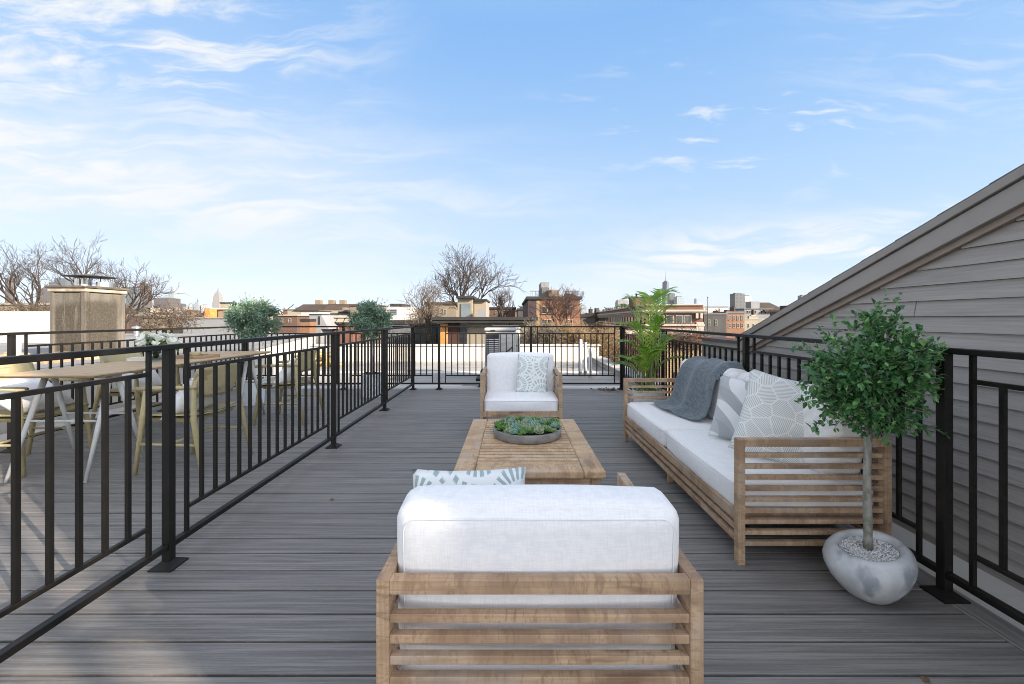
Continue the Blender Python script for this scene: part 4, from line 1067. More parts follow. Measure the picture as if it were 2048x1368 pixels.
# air conditioners
ACM = mat_noise('ac_metal', C(.40,.40,.39), C(.50,.49,.47), (3,3,3), rough=.45, bumps=.03, metallic=.3)
DARKM = mat_noise('dark_plastic', C(.02,.02,.02), C(.04,.04,.04), (5,5,5), rough=.6)
def ac(label, x0, x1, y0, y1, z0, z1):
    t = thing('air_conditioner', label, 'air conditioner', (x0, y0, z0)); w, dd, h = x1-x0, y1-y0, z1-z0
    MB().box(0,w,0,dd,0,h-.07).build('casing', ACM, t, bevel=.04, seg=4)
    MB().box(-.012,w+.012,-.012,dd+.012,h-.07,h).build('top_cover', ACM, t, bevel=.03, seg=4)
    m = MB()
    for k in range(int((h-.22)/.036)): m.hexa([(.04,-.016,.06+k*.036),(w*.45,-.016,.06+k*.036),(w*.45,-.003,.06+k*.036),(.04,-.003,.06+k*.036)],[(.04,-.006,.078+k*.036),(w*.45,-.006,.078+k*.036),(w*.45,-.003,.078+k*.036),(.04,-.003,.078+k*.036)])
    m.build('louvres', ACM, t)
    MB().box(.03,w*.46,-.0028,-.001,.04,h-.12).build('grille_back', DARKM, t)
    MB().box(w*.2,w*.34,-.018,-.0021,h-.06,h-.035).build('badge', DARKM, t)
    MB().box(w*.52,w*.95,-.004,-.001,.12,h-.14).build('access_panel', GALV, t, bevel=.003)
    MB().tube([(w*.72,-.03,.1),(w*.72,-.05,.28),(w*.66,-.04,.5),(w*.9,-.03,.62)],.014,6).build('pipe', DARKM, t, smooth=True)
ac('grey louvred air conditioning unit standing behind the far armchair', XX(969,7.7), XX(1032,7.7), 7.7, 8.3, .05, 1.02)
ac('second air conditioning unit partly hidden behind the louvred one', XX(982,8.9), XX(1040,8.9), 8.9, 9.5, .0, 1.03)
for i, (z0, x0, d, lb) in enumerate(((-.02,955,7.25,'lower black roof support block left of the far armchair'),(.17,964,7.45,'upper black roof support block beside the air conditioner'))):
    t = thing('support_block', lb, 'roof block', (XX(x0,d), d, z0 if i == 0 else -.16))
    hb = .11 if i == 0 else .36
    MB().hexa([(-.0,0,0),(.26,0,0),(.26,.3,0),(0,.3,0)],[(.05,0,hb),(.24,0,hb),(.24,.3,hb),(.05,.3,hb)]).build('rubber_foot', DARKM, t, bevel=.01)
    MB().box(-.03,.28,-.02,.32,hb,hb+.05).build('top_plate', BLACK, t, bevel=.004)
# pile of split logs on the roof by the white side wall
lg = MB(); rg = random.Random(8)
for k in range(34):
    a = rg.uniform(-.5,.5); x, y, z = rg.gauss(0,.28), rg.gauss(0,.12), rg.random()**1.6*.42; l = rg.uniform(.1,.2)
    lg.tube([(x-l*math.cos(a),y-l*math.sin(a),z+.04),(x+l*math.cos(a),y+l*math.sin(a),z+.04+rg.uniform(-.06,.06))], rg.uniform(.03,.055), 6)
o = lg.build('rubble_heap', mat_noise('straw_yellow', C(.46,.34,.15), C(.3,.2,.08), (8,8,8), rough=.9)); o.location = (XX(638,11.5), 11.5, -.16)
tag(o, 'small heap of yellow rubble on the roof by the white side wall', 'rubble heap')

# ================================================================== buildings
def flat(name, a, b, s=.6, c3=None): k = .66; a = C(a[0]*k,a[1]*k,a[2]*k); b = C(b[0]*k,b[1]*k,b[2]*k); return mat_noise(name, a, b, (s,s,s*.5), rough=.85, bumps=.05, c3=c3, s3=(s*2,s*2,s*.6))
TAN = flat('tan_render', C(.30,.245,.18), C(.25,.20,.145)); CRM = flat('cream_render', C(.42,.375,.30), C(.36,.32,.26)); WHT = flat('white_render', C(.70,.69,.67), C(.62,.61,.6))
GRY = flat('grey_render', C(.16,.165,.17), C(.20,.205,.21)); LGR = flat('light_grey_render', C(.33,.34,.355), C(.29,.30,.315)); DGR = flat('dark_grey_render', C(.062,.063,.062), C(.085,.085,.082))
BRN = flat('brown_roof', C(.055,.038,.027), C(.08,.055,.038)); DRK = flat('dark_roof', C(.022,.022,.023), C(.04,.04,.04)); BEI = flat('beige_panel', C(.40,.345,.26), C(.36,.31,.235), .3)
ORW = wood('orange_cladding', 2, C(.62,.26,.06), C(.52,.2,.045), C(.42,.16,.04), grain=14); MAR = flat('dark_red_door', C(.085,.035,.022), C(.06,.026,.018))
TRMW = flat('stone_trim', C(.60,.55,.47), C(.52,.47,.40)); BRICK_SHADE = flat('violet_shade_brick', C(.075,.05,.055), C(.06,.042,.047))  # last tone paints shade on the apartment block's left side
def bld(name, label, cat, px0, px1, pyt, d, depth, wm, wins=(), base=-12., cope=BRN, ch=.25, over=.12, group=None, wm_side=None, trim=TRMW, glass_=None):
    x0, x1, zt = XX(px0,d), XX(px1,d), ZZ(pyt,d); w = x1-x0; h = zt-base
    if abs((px0+px1)/2-1024) > 120: depth = min(depth, 3.)
    t = thing(name, label, cat, (x0, d, base), group=group)
    MB().box(0,w,0,depth,0,h).build('wall', wm, t)
    if wm_side:
        MB().box(-.03,.0,.02,depth-.02,0,h-.02).build('side_wall', wm_side, t)
    if cope: MB().box(-over,w+over,-over,depth+over,h,h+ch).build('coping', cope, t)
    for (a, b, c, e) in wins:
        wa, wb, za, zb = XX(a,d)-x0, XX(b,d)-x0, ZZ(e,d)-base, ZZ(c,d)-base; fw = max(.02,(wb-wa)*.09)
        m = MB(); m.box(wa-fw,wa,-.05,-.001,za,zb); m.box(wb,wb+fw,-.05,-.001,za,zb); m.box(wa-fw,wb+fw,-.06,-.001,zb,zb+fw*1.6); m.box(wa-fw*1.5,wb+fw*1.5,-.09,-.001,za-fw*1.6,za); m.box(wa,wb,-.03,-.012,(za+zb)/2-fw*.3,(za+zb)/2+fw*.3)
        f = m.build('window', trim or DRK, t)
        MB().box(wa,wb,-.01,-.002,za,zb).build('pane', glass_ or GLASSD, f)
    return t, w, h
def sub(t, name, m, x0,x1,y0,y1,z0,z1): return MB().box(x0,x1,y0,y1,z0,z1).build(name, m, t)

# modern house behind the white parapet
d = 16.
t, w, h = bld('modern_house', 'low modern house with beige panels, orange wood and a tall roof box', 'house', 880, 1056, 640, d, 7, BEI, (), -6, None)
zt = ZZ(640,d)+6
sub(t,'roof',DRK,-.25,w+.35,-.55,7.2,zt,zt+.12); sub(t,'fascia',DRK,-.2,w+.3,-.5,-.35,zt-.1,zt-.0)
def fx(px): return XX(px,d)-XX(880,d)
sub(t,'wood_panel',ORW,fx(881),fx(896),-.06,-.001,0,ZZ(648,d)+6); sub(t,'entrance_door',MAR,fx(896.3),fx(920),-.04,-.001,0,ZZ(642,d)+6); sub(t,'glass_strip',GLASSD,fx(920.3),fx(934),-.05,-.001,0,ZZ(641,d)+6)
for px in (980,1019): sub(t,'panel_joint',DRK,fx(px)-.012,fx(px)+.012,-.004,-.001,0,ZZ(642,d)+6)
sub(t,'tower_box',BEI,fx(907),fx(939),1.2,4.2,zt+.12,ZZ(597,17.2)+6); sub(t,'tower_window',GLASSB,fx(915),fx(935),1.15,1.199,zt+.125,ZZ(607,17.2)+6)
sub(t,'tower_roof',DRK,fx(905),fx(944),1.0,4.4,ZZ(597,17.2)+6,ZZ(597,17.2)+6.09)
sub(t,'tower_box',BEI,fx(941),fx(967),1.6,4.0,zt+.12,ZZ(602,17.6)+6); sub(t,'tower_roof',DRK,fx(939),fx(969),1.45,4.2,ZZ(602,17.6)+6,ZZ(602,17.6)+6.08); sub(t,'roof_unit',LGR,fx(953),fx(970),.5,1.1,zt+.12,zt+.42)

# brick block
d = 30.
wn = [(a,b,c,e) for c, e in ((614,627),(640,653)) for a, b in ((1084,1091.5),(1095.5,1103.5),(1135,1144))]
t, w, h = bld('apartment_block', 'orange brick apartment block with roof huts and railings behind the bare trees', 'building', 1057, 1160, 599, d, 14, BRICK_O, wn, -12, DRK, .22, .15, wm_side=BRICK_SHADE, trim=TRMW)
sub(t,'corner_strip',BRICK_SHADE,-.04,XX(1073,d)-XX(1057,d),-.03,-.001,0,h-.02); sub(t,'brick_band',BRICK_Y,XX(1073,d)-XX(1057,d),XX(1079,d)-XX(1057,d),-.02,-.001,0,h-.02)  # dark corner strip paints more of the shaded left side
def fx(px): return XX(px,d)-XX(1057,d)
sub(t,'roof_hut',GRY,fx(1088),fx(1101),2,6,h+.22,h+1.05); sub(t,'roof_hut',TAN,fx(1101),fx(1123),1.5,5,h+.22,h+.82); sub(t,'roof_hut',LGR,fx(1088.5),fx(1106),3,6,h+1.05,h+1.55)
m = MB()
for k in range(17): m.box(fx(1060)+k*.2,fx(1060)+k*.2+.02,.1,.12,h+.22,h+.62); m.box(fx(1128)+k*.2*.45,fx(1128)+k*.2*.45+.02,.1,.12,h+.22,h+.62)
m.box(fx(1060),fx(1088),.1,.12,h+.60,h+.64); m.box(fx(1128),fx(1160),.1,.12,h+.60,h+.64); m.build('roof_railing', DRK, t)
MB().prismx([(0.3,h+.22),(3,h+.22),(3,h+.6)], fx(1138), fx(1159)).build('roof_hatch', DRK, t)

# long brick row building with white cornices
d = 40.
t = thing('brick_row_building', 'long dark red brick building with white stone cornices behind the palm', 'building', (XX(1292,d), d, -12), R(-6.4))
zt = ZZ(611,d)+12; w = 5.3; L = 62
MB().box(0,w,0,L,0,zt).build('wall', BRICK_R, t); sub(t,'parapet_cap',TRMW,-.12,w+.1,-.12,L,zt,zt+.14)
sub(t,'cornice',TRMW,-.40,w+.40,-.40,L+.1,zt-.60,zt-.42); sub(t,'cornice',TRMW,-.22,w+.22,-.22,L,zt-.76,zt-.6001); sub(t,'string_course',TRMW,-.12,w+.12,-.12,L,zt-1.98,zt-1.80); sub(t,'stone_band',TRMW,-.05,w+.05,-.05,L,zt-2.45,zt-2.22); sub(t,'string_course',TRMW,-.1,w+.1,-.1,L,zt-3.5,zt-3.36)
sub(t,'corner_strip',TRMW,w-.62,w+.06,-.07,-.001,zt-2.6,zt-1.6)
for x in (.35,1.1,1.95,2.85,3.65):
    for z0, z1 in ((zt-1.72,zt-.92),(zt-3.28,zt-2.62)):
        f = sub(t,'window',TRMW,x-.07,x+.62,-.05,-.001,z0,z1); sub(f,'pane',GLASSD,x,x+.55,-.07,-.0501,z0+.05,z1-.07)
m = MB()
for k in range(30):
    yy = .6+k*2.05; f = sub(t,'window',BRICK_D,-.03,-.001,yy,yy+1.25,zt-1.76,zt-.85)
    sub(f,'pane',GLASSD,-.04,-.0301,yy+.08,yy+1.17,zt-1.74,zt-.9)
    f = sub(t,'window',BRICK_D,-.03,-.001,yy,yy+1.25,zt-3.3,zt-2.5); sub(f,'pane',GLASSD,-.04,-.0301,yy+.08,yy+1.17,zt-3.25,zt-2.55)
    m.box(-.34,-.0,yy-.4,yy-.15,zt-1.1,zt-.765)
m.build('brackets', TRMW, t)
for x in (w-.35,w-.75): sub(t,'bracket',TRMW,x,x+.22,-.36,-.002,zt-1.25,zt-.765)
m = MB()
for k in range(24): m.box(.02,.1,.5+k*2.5,.62+k*2.5,zt+.14,zt+.5)
m.build('roof_spikes', DRK, t)
sub(t,'penthouse',BRICK_R,-.3,2.0,5,8,zt+.1,zt+1.05); sub(t,'penthouse_roof',BRN,-.38,2.08,4.9,8.1,zt+1.05,zt+1.13)
MB().lathe([(.1,zt+1.13),(.1,zt+1.4),(.2,zt+1.42),(.001,zt+1.55)],8,(.2,6,0)).build('roof_vent', DRK, t)

# houses seen through the right railing
bld('stone_house', 'sunlit orange and yellow stone rear wall seen through the railing right of the palm', 'house', 1318, 1420, 688, 14, 6, BRICK_Y, [(1352,1366,745,775)], -8, BRICK_O, .26, .04)
bld('brick_wing', 'low red brick wing between the palm and the far railing corner', 'house', 1255, 1330, 668, 22, 8, BRICK_R, [(1300,1308,676,690),(1314,1322,676,690)], -10, TRMW, .1, .05)
x_, y_ = XX(1385,12.5), 12.5
t = thing('vent_pipe', 'white curved vent pipe on the yellow stone house', 'vent pipe', (XX(1394,14.3), 14.3, -.17), sc=.75)
MB().tube([(0,0,-.2),(0,0,.5),(.06,0,.62),(.18,0,.6),(.2,0,.48)],.05,10).build('pipe', PLASTW, t, smooth=True)

bld('grey_building', 'dark grey flat building left of the orange brick rowhouse', 'building', 1408, 1453, 629, 58, 3, DGR, [(1416,1420,640,650),(1430,1434,640,650)], -12, GRY, .2)
bld('brick_rowhouse', 'small orange brick rowhouse with two rows of dark windows near the house eave', 'building', 1453, 1489, 627, 60, 3, BRICK_O, [(a,a+4,c,c+8) for c in (632,647) for a in (1457,1465.5,1474,1482)], -12, GRY, .3)
t, w, h = bld('grey_house', 'pale grey house with a sloping brown roof above the rake of the grey gable', 'house', 1489, 1545, 619, 75, 12, LGR, [(1493,1496,622,627),(1498,1501,622,627),(1503,1506,622,627),(1509,1512,622,627),(1521,1525,621,627),(1529,1532,621,627)], -12, GRY, .2)
MB().prismx([(1,h+.2),(2.9,h+.2),(2.9,h+1.5),(1,h+1.5)], 1.8, w*.66).build('attic', LGR, t)
MB().prismx([(-.6,h-.4),(-.6,h-.2),(4.5,h+1.45),(4.5,h+1.25)], w*.66, w+2.2).build('roof', BRN, t)
t, w, h = bld('cream_house', 'little cream house with a stepped gable below the grey house', 'house', 1489, 1525, 639, 62, 3, CRM, [(1495,1498,648,655),(1505,1508,648,655)], -12, TRMW, .12)
MB().prism([(w*.25,-.02),(w*.75,-.02),(w*.75,.4),(w*.25,.4)], h+.12, h+.5).build('gable', CRM, t); sub(t,'gable_cap',TRMW,w*.38,w*.62,-.04,.42,h+.5,h+.7); sub(t,'chimney',MAR,w*.70,w*.76,1,1.5,h+.12,h+1.5)
bld('white_block', 'white industrial block with grey strips behind the antenna', 'building', 1392, 1456, 615, 160, 30, WHT, [(1404,1408,617,634),(1411,1415,617,634),(1437,1440,617,630)], -12, LGR, .5)
t = thing('antenna_mast', 'thin dark antenna mast right of the brick row building', 'antenna', (XX(1415.5,36), 36, -2))
MB().tube([(0,0,0),(0,0,ZZ(596,36)+2)],[.04,.025],6).build('mast', DRK, t); MB().lathe([(.001,-.08),(.06,0),(.001,.08)],8,(0,0,ZZ(595,36)+2)).build('tip', DRK, t)

# left middle distance
bld('bulkhead', 'orange stair bulkhead with dark open doorway right of the tall pale tower', 'bulkhead', 409, 420, 617, 40, 3, ORW, (), -12, WHT, .08, .05)
bld('bulkhead', 'pale stair bulkhead with a black doorway beside the orange one', 'bulkhead', 420, 470, 621, 41, 4, TAN, [(421.5,435,623,637)], -12, BRN, .1, .05, trim=DRK)
bld('tan_building', 'long low tan wall with tree shadows behind the chimney', 'building', 285, 366, 637, 22, 4, TAN, (), -12, BRN, .05, .05)
bld('pale_roof', 'low pale grey roof edge left of the first topiary', 'building', 366, 470, 637, 21, 4, LGR, (), -12, CRM, .06, .05)
bld('cream_building', 'cream flat roofed building just right of the tall pale tower', 'building', 441, 463, 607, 80, 12, CRM, (), -12, DRK, .25)
bld('brick_building', 'brown brick building with dark cornice left of the first topiary', 'building', 461, 500, 611, 70, 12, BRICK_B, [(466,470,616,622),(476,480,616,622)], -12, DRK, .3)
bld('brown_terrace', 'dark brown brick terrace right of the first topiary', 'building', 555, 594, 632, 38, 8, BRICK_B, [(562,566,638,644),(578,582,638,644)], -12, CRM, .14)
bld('white_terrace', 'small white box between the two topiaries', 'building', 602, 636, 623, 45, 6, WHT, (), -12, BRN, .1)
t, w, h = bld('slant_sided_house', 'grey blue house with slanting side and a black door between the topiaries', 'house', 619, 642, 630, 32, 5, LGR, (), -12, DRK, .08, .04)
MB().hexa([(w,0,h-1.1),(w+.6,0,h-1.1),(w+.6,5,h-1.1),(w,5,h-1.1)],[(w,0,h),(w+.02,0,h),(w+.02,5,h),(w,5,h)]).build('slant_wall', LGR, t); sub(t,'door',DRK,w*.76,w*.92,-.03,-.001,h-.75,h-.1)
bld('red_shed', 'low orange red shed in front of the slant sided house', 'shed', 601, 619, 643, 31, 4, BRICK_O, (), -12, DRK, .2, .04)
t, w, h = bld('mansard_house', 'long house with dark brown mansard roof between the topiaries', 'house', 575, 700, 621, 66, 12, CRM, [(637,641,623,627),(646,650,623,627),(683,686,624,629),(690,693,624,629)], -12, None)
MB().prismx([(-.3,h),(12,h),(9,h+1.1),(3,h+1.1)], 1, w*.5).build('roof', BRN, t); MB().prismx([(-.35,h-.6),(12,h-.1),(9,h+1.15),(3,h+1.15)], w*.51, w).build('roof', BRN, t)
for q in (.2,.43,.62): sub(t,'chimney',TAN,w*q,w*q+.9,5,6,h+1.0,h+1.9)
t, w, h = bld('awning_house', 'red brick house with cream striped awnings in front of the mansard roof', 'house', 655, 706, 636, 34, 6, BRICK_R, [(661,668,640,647),(676,683,640,647),(691,698,640,647)], -12, CRM, .1)
for q in (.12,.42,.72): MB().hexa([(w*q,-.5,h-.35),(w*q+.5,-.5,h-.35),(w*q+.5,-.001,h-.35),(w*q,-.001,h-.35)],[(w*q,-.06,h-.05),(w*q+.5,-.06,h-.05),(w*q+.5,-.001,h-.05),(w*q,-.001,h-.05)]).build('awning', CRM, t)
bld('tan_gable', 'tan house right of the mansard roof behind the second topiary', 'house', 700, 762, 613, 62, 9, TAN, [(715,719,620,626)], -12, BRN, .2)
t, w, h = bld('white_house', 'white modern cube house with one dark window right of the second topiary', 'house', 773, 822, 615, 34, 8, WHT, [(780,793,620,627)], -12, WHT, .06, .02, trim=LGR)
sub(t,'solar_roof',DRK,.0,1.0,1,4,h+.06,h+.35)
bld('brown_extension', 'brown wooden extension on the right side of the white cube house', 'house', 808, 826, 618, 38, 6, BRN, (), -12, DRK, .1)
bld('dark_terrace', 'shaded grey house wall left of the modern house', 'house', 822, 872, 652, 20, 5, DGR, [(829,832,682,688),(838,841,682,688),(852,855,682,688)], -12, DRK, .08, .05, trim=DRK)
bld('flat_roof', 'dark flat roof clutter below the white cube house', 'building', 770, 832, 648, 24, 6, GRY, (), -12, DRK, .22, .1)
bld('tan_apartment', 'tan building with paired windows behind the leaning bare tree', 'building', 852, 912, 609, 36, 9, TAN, [(859.5,864,619,628),(867,871.5,619,628),(887,892,619,628)], -12, BRN, .2)
bld('brown_row', 'brown building right of the roof box behind the crown of bare branches', 'building', 966, 1030, 618, 44, 9, BRICK_B, [(975,979,622,628),(990,994,622,628),(1006,1010,622,628)], -12, DRK, .2)
bld('brick_hut', 'small red brick hut left of the orange apartment block', 'building', 1042, 1052, 615, 70, 6, BRICK_O, (), -12, BRN, .2)
bld('shaded_row', 'dark shaded row between the apartment block and the brick row building', 'building', 1160, 1190, 634, 48, 9, DGR, (), -12, DRK, .3)
bld('tan_parapet', 'sunlit tan building behind the bare trees on the far left', 'building', -60, 96, 610, 40, 10, TAN, [(30,36,616,624),(60,66,616,624)], -12, CRM, .2)
# the low rooftops further off
rg = random.Random(21); pal = [BRICK_B, TAN, BRICK_R, BRN, BRICK_D, GRY, BRICK_B, TAN, CRM, DGR]
GR = 'distant low rooftops along the horizon'
for k in range(150):
    far = k < 84
    px = -120 + k*20.5 + rg.uniform(-8,8) if far else -60 + (k-84)*32.5 + rg.uniform(-14,14)
    ww = rg.uniform(16,36) if far else rg.uniform(14,30); dd = rg.uniform(90,260) if far else rg.uniform(60,110)
    yt = rg.uniform(620,634) if far else rg.uniform(619,636)
    if 1300 < px < 1500: yt = max(yt, 628)
    t, w, h = bld('distant_building', 'low flat roofed building among the distant rooftops along the horizon', 'building', px, px+ww, yt, dd, 14, pal[rg.randrange(len(pal))], (), -12, [BRN, DRK, GRY, TAN, BRICK_D][rg.randrange(5)], .3, .15, group=GR)
    for q in range(rg.randrange(1,3)):
        u = rg.uniform(.05,.8); cw = rg.uniform(.08,.3)*w; sub(t, 'roof_hut', pal[rg.randrange(len(pal))], u*w, min(w*.98,u*w+cw), .3, 2.2, h+.25+.05, h+.3+rg.uniform(.3,1.6)*dd/110)
    if rg.random() < .5: MB().tube([(w*rg.random(),1,h+.3),(w*rg.random(),1,h+.3+rg.uniform(.8,2)*dd/110)], .0009*dd, 4).build('roof_pipe', DRK, t)

# ================================================================== skyline
def facade(name, c1, c2, sx=.25, sz=.28):
    m, nt, b = newmat(name); co = coords(nt); s = nt.node('ShaderNodeSeparateXYZ', {0: co})
    u = nt.m('ADD', s.outputs[0], s.outputs[1])
    a_ = nt.rng(nt.m('SINE', nt.m('MULTIPLY', u, sx)), -.2, .3); b_ = nt.rng(nt.m('SINE', nt.m('MULTIPLY', s.outputs[2], sz)), -.3, .2)
    setb(nt, b, Base_Color=nt.mix(nt.m('MULTIPLY', a_, b_), c1, c2), Roughness=.6); return m
F1 = facade('tower_stone', C(.21,.205,.20), C(.16,.158,.157)); F2 = facade('tower_brown', C(.075,.062,.058), C(.05,.044,.042)); F3 = facade('tower_glass', C(.075,.09,.105), C(.06,.075,.09)); F4 = facade('tower_pale_glass', C(.22,.255,.28), C(.165,.195,.22)); F5 = facade('tower_dark', C(.07,.075,.08), C(.04,.045,.05)); F6 = facade('tower_white', C(.33,.33,.325), C(.26,.265,.27))
def tower(label, px0, px1, yt, d, m, steps=(), spire=0, sr=.06, name='skyscraper'):
    x0, x1, zt = XX(px0,d), XX(px1,d), ZZ(yt,d); w = x1-x0; h = zt+12
    t = thing(name, label, 'skyscraper', ((x0+x1)/2, d, -12))
    hh = h
    if steps: hh = h*steps[0][0]
    MB().box(-w/2,w/2,0,w,0,hh).build('shaft', m, t)
    z = hh
    for i, (f, s) in enumerate(steps):
        z1 = h*(steps[i+1][0] if i+1 < len(steps) else 1)
        MB().box(-w/2*s,w/2*s,w/2-w/2*s,w/2+w/2*s,z,z1).build('setback', m, t); z = z1
    if not steps: sub(t,'crown',F5,-w*.3,w*.3,w*.2,w*.8,h,h*1.03)
    if spire:
        zs = ZZ(spire,d)+12; MB().lathe([(w*sr,h),(w*sr*.6,h+(zs-h)*.5),(w*.012,zs)],8,(0,w/2,0)).build('spire', F5, t)
    return t
tower('tall pale stone tower with stepped crown and spire on the left skyline', 424, 438, 581, 4600, F1, ((.60,.86),(.80,.66),(.90,.42),(.96,.2)), 573, .06)
tower('slim dark tower at the left picture edge', 10, 19, 556, 3900, F2)
tower('grey brown wide tower behind the tree left of the chimney flues', 98, 131, 556, 3600, F3, ((.9,.7),))
tower('dark low tower just left of the chimney', 72, 99, 577, 3500, F2)
tower('blue grey slab tower right behind the chimney edge', 251, 268, 575, 3700, F3)
tower('brown tower with stepped top right of the chimney', 271, 289, 566, 3900, F2, ((.84,.8),(.92,.5)))
tower('pale far tower peeking over the chimney cap', 219, 240, 567, 4200, F4)
tower('wide dark brown slab on the left skyline', 307, 337, 596, 3300, F2)
tower('slim pale glass tower on the left skyline', 337, 347, 574, 4400, F4, ((.85,.75),(.94,.4)))
tower('pale green tower with a small pointed top left of the tall stone tower', 384, 397, 604, 4000, F4, ((.9,.5),), 597, .1)
tower('tiny dark tower left of the pale green one', 358, 366, 608, 4000, F5); tower('tiny pale tower left of the tall stone tower', 402, 411, 609, 4000, F6)
tower('little far tower above the first topiary', 505, 509, 596, 4600, F4)
t = thing('skyscraper', 'tallest glass tower with a long thin spire on the right skyline', 'skyscraper', (XX(1331.5,4700), 4700, -12))
w = 13*4700/F; h = ZZ(564,4700)+12; b = w/2; m = MB()
m.v = [(-b,-b,0),(b,-b,0),(b,b,0),(-b,b,0),(0,-b,h),(b,0,h),(0,b,h),(-b,0,h)]
m.f = [(0,1,4),(1,5,4),(1,2,5),(2,6,5),(2,3,6),(3,7,6),(3,0,7),(0,4,7),(4,5,6,7)]
m.build('shaft', F3, t); MB().lathe([(w*.30,h),(w*.30,h+12),(w*.05,h+13),(w*.03,ZZ(552,4700)+12),(w*.008,ZZ(541,4700)+12)],10).build('spire', F5, t)
tower('dark green slab right of the tallest glass tower', 1339, 1350, 587, 4200, F5)
tower('pale grey slab tower second right of the tallest glass tower', 1354, 1367, 593, 4100, F4)
tower('tan tower with dark top left of the palm', 1235.5, 1256, 600, 2600, F1, ((.93,.9),))
tower('small dark tower over the white block', 1390, 1393, 598, 3800, F5)
tower('dark grey office tower on the right skyline', 1470, 1489, 587, 2600, F5)
tower('white office slab attached right of the dark tower', 1489.5, 1503, 592, 2640, F6)
tower('grey tower just above the sloping roof edge', 1603, 1614, 591, 3000, F3)
tower('low grey block left of the brick row building', 1213, 1226, 616, 2400, F3)
tower('low pale tower beside the apartment block', 1161, 1173, 611, 1500, F4)

# ================================================================== bare trees
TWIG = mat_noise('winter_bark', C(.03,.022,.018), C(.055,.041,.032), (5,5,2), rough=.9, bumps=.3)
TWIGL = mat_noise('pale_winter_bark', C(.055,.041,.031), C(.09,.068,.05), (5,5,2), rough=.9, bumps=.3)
TWIGR = mat_noise('reddish_winter_bark', C(.04,.022,.018), C(.07,.038,.03), (5,5,2), rough=.9, bumps=.3)
def bare_tree(label, px, d, y_fork, y_top, spread_px, mat, seed, limbs=5, rt=.16, lean=0., depth=5, buds=0, up=.35):
    rg = random.Random(seed); x = XX(px,d); zf, zt = ZZ(y_fork,d), ZZ(y_top,d); hh = zt-zf; sp = spread_px/F*d/2
    t = thing('bare_tree', label, 'tree', (x, d, -12)); zf += 12
    tr = MB(); tw = MB(); bd = MB()
    tr.tube([(0,0,0),(rg.uniform(-.1,.1)-lean*.3,0,zf*.5),(0,0,zf)],[rt*1.4,rt*1.15,rt],8)
    def grow(p, dv, ln, r, lev):
        n = 4 if lev < 3 else 3; pts = [p]; q = p; v = dv.copy()
        for i in range(n):
            v = (v + rdir(rg)*.24 + Vector((0,0,up*.28))).normalized(); q = q + v*ln/n; pts.append(q)
        rad = [r*(1-.62*i/n) for i in range(n+1)]
        (tr if lev < 2 else tw).tube(pts, rad, 6 if lev < 2 else (4 if lev < 4 else 3), cap=False)
        if lev >= depth:
            if buds:
                for k in range(buds):
                    c = pts[rg.randrange(1,len(pts))]; leaf(bd, c, rdir(rg), Vector((0,0,1)), .06, .02)
            return
        nc = {0:4,1:4,2:3,3:3,4:2}.get(lev,2)
        for k in range(nc):
            f = rg.uniform(.35,1.) if k else 1.; i = min(n-1,int(f*n)); b = pts[i].lerp(pts[i+1], f*n-i)
            side = rdir(rg); side -= v*side.dot(v)
            side = side.normalized() if side.length > .01 else side
            nd = (v*.8 + side*rg.uniform(.35,.72)).normalized()
            grow(b, nd, ln*rg.uniform(.56,.78), max(r*.55*rg.uniform(.8,1.1), d*.00036), lev+1)
    for k in range(limbs):
        a = 2*PI*k/limbs + rg.uniform(-.4,.4); q = rg.uniform(.55,1)
        dv = Vector((math.cos(a)*sp*q*.75+lean, math.sin(a)*sp*q*.75, hh*.62)).normalized()
        grow(Vector((0,0,zf-rg.uniform(0,.06)*hh)), dv, hh*rg.uniform(.42,.56), rt*.62, 0)
    tr.build('trunk', mat, t, smooth=True); tw.build('crown', mat, t)
    if bd.v: bd.build('dead_leaves', TWIGR, t)
bare_tree('wide bare tree at the left picture edge', 58, 24, 632, 505, 105, TWIG, 1, 4, .13, -.1, 4, 1)
bare_tree('tall narrow bare tree behind the chimney', 158, 27, 612, 488, 85, TWIG, 22, 3, .13, 0, 4, 1)
bare_tree('bare tree leaning right of the chimney', 248, 18, 648, 538, 72, TWIG, 33, 4, .085, .25, 4)
bare_tree('large bare tree with dense crown behind the modern house roof box', 934, 25, 645, 516, 165, TWIG, 3, 5, .15, 0, 5, 1)
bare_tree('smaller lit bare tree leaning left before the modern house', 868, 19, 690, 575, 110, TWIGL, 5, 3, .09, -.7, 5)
bare_tree('thin bare tree spreading in front of the orange apartment block', 1122, 22, 668, 585, 120, TWIGR, 6, 6, .09, 0, 5)
bare_tree('low bare bush tree right of the large bare tree', 1000, 30, 640, 575, 120, TWIG, 8, 4, .12, .3, 4)

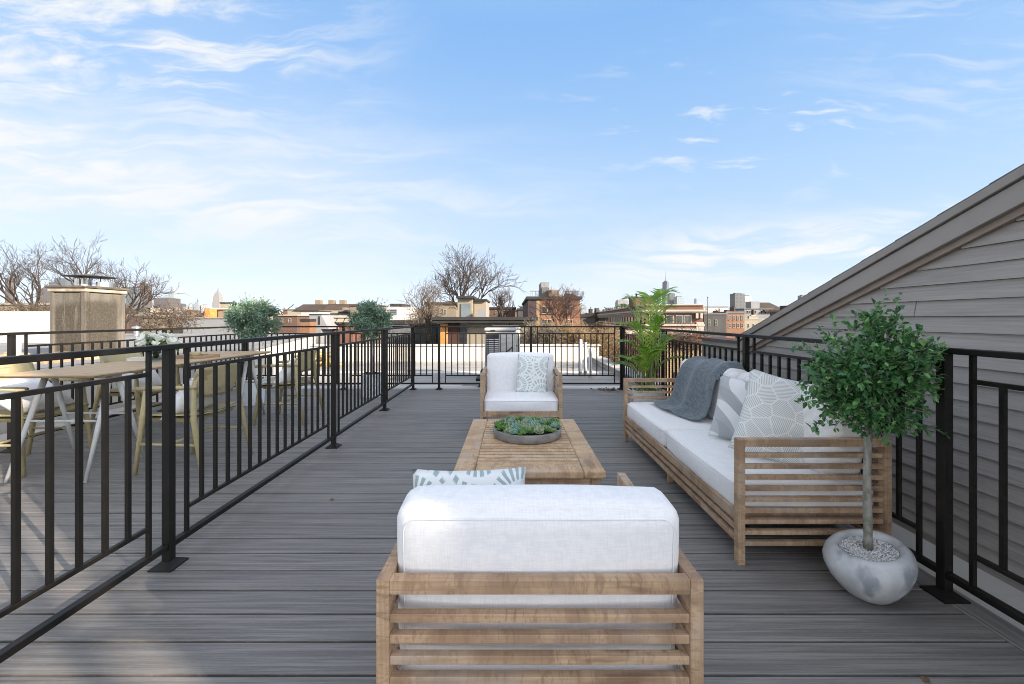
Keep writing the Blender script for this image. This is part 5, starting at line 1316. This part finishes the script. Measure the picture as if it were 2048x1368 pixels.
# tangled winter shrubs
def shrub(label, px0, px1, y0, y1, d, dd, mat, n, seed, rr=.008, group=None):
    rg = random.Random(seed); x0, x1, z0, z1 = XX(px0,d), XX(px1,d), ZZ(y1,d), ZZ(y0,d)
    t = thing('bare_shrub', label, 'shrub', ((x0+x1)/2, d, z0), group=group); m = MB(); w = (x1-x0)/2; h = z1-z0
    st = MB()
    for k in range(6): st.tube([(rg.uniform(-w,w)*.6, rg.uniform(0,dd), -6),(rg.uniform(-w,w)*.7, rg.uniform(0,dd), h*.4)],[.05,.02],6)
    for k in range(n):
        p = Vector((rg.uniform(-w,w), rg.uniform(0,dd), rg.uniform(-.1,.85)*h)); top_ = h*(.75+.35*mnoise.noise(Vector((p.x*1.3,seed,0))))
        if p.z > top_: p.z = top_*rg.random()
        v = rdir(rg); v.z = v.z*.7+.3; pts = [p]
        for i in range(5): v = (v+rdir(rg)*.55).normalized(); p = p+v*rg.uniform(.06,.17); pts.append(p)
        m.tube(pts, [rr*(1.1-.16*i) for i in range(6)], 3, cap=False)
        for j in range(2): leaf(m, pts[rg.randrange(1,6)], rdir(rg), Vector((0,0,1)), .05, .014)
    st.build('stems', mat, t); m.build('twigs', mat, t)
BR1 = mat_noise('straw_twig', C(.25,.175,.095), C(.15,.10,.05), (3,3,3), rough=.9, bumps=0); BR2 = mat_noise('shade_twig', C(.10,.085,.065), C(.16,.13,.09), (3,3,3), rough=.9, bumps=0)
shrub('dark tangled shrub under the orange apartment block', 1062, 1120, 652, 692, 14.2, 1.5, BR2, 900, 1)
shrub('straw coloured tangled shrub right of the dark one under the apartment block', 1108, 1185, 652, 694, 14.6, 1.6, BR1, 1100, 2)
shrub('large sunlit tangle of bare vines left of the far railing corner', 1168, 1250, 650, 745, 13.2, 1.6, BR1, 1700, 3)
shrub('brown shrub tangle through the railing behind the palm fronds', 1245, 1300, 668, 760, 10.5, 1.2, BR1, 700, 4)
shrub('reddish bare shrub before the yellow stone house', 1355, 1410, 668, 700, 12.0, 1.0, TWIGR, 350, 5, .006)
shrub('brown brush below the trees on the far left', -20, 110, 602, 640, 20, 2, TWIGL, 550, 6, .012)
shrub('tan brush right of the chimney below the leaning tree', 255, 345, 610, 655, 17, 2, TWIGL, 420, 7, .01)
shrub('dark brush left of the modern house', 818, 880, 612, 668, 21, 1.5, BR2, 700, 8, .01)

# dry leaves blown into the far corner of the deck
DEADL = mat_noise('dead_leaf', C(.12,.06,.025), C(.2,.11,.05), (20,20,20), rough=.8, bumps=0)
m = MB(); rg = random.Random(77)
for k in range(90):
    p = Vector((1.72-abs(rg.gauss(0,.16)), 6.93-abs(rg.gauss(0,.10)), .004+rg.random()*.02)); leaf(m, p, Vector((rg.uniform(-1,1),rg.uniform(-1,1),rg.uniform(-.1,.3))), Vector((0,0,1)), .045, .015)
for p in ((.73,5.05),(.60,3.6),(-1.2,2.7),(1.35,1.35)): leaf(m, Vector((p[0],p[1],.004)), Vector((1,.5,.1)), Vector((0,0,1)), .035, .012)
tag(m.build('dry_leaves', DEADL), 'scatter of brown dry leaves in the far right corner of the deck', 'leaves', kind='stuff')
# ================================================================== the air over the city
hz = MB().box(-6600,6600,-1600,8600,-13,ZZ(541,4700)+25)
hm = bpy.data.materials.new('city_haze'); hm.use_nodes = True
for n in list(hm.node_tree.nodes):
    if n.type != 'OUTPUT_MATERIAL': hm.node_tree.nodes.remove(n)
pv = hm.node_tree.nodes.new('ShaderNodeVolumePrincipled'); pv.inputs['Color'].default_value = (.80,.86,.94,1); pv.inputs['Density'].default_value = 1.6e-5
hm.node_tree.links.new(pv.outputs[0], hm.node_tree.nodes['Material Output'].inputs['Volume'])
tag(hz.build('haze', hm), kind='stuff')
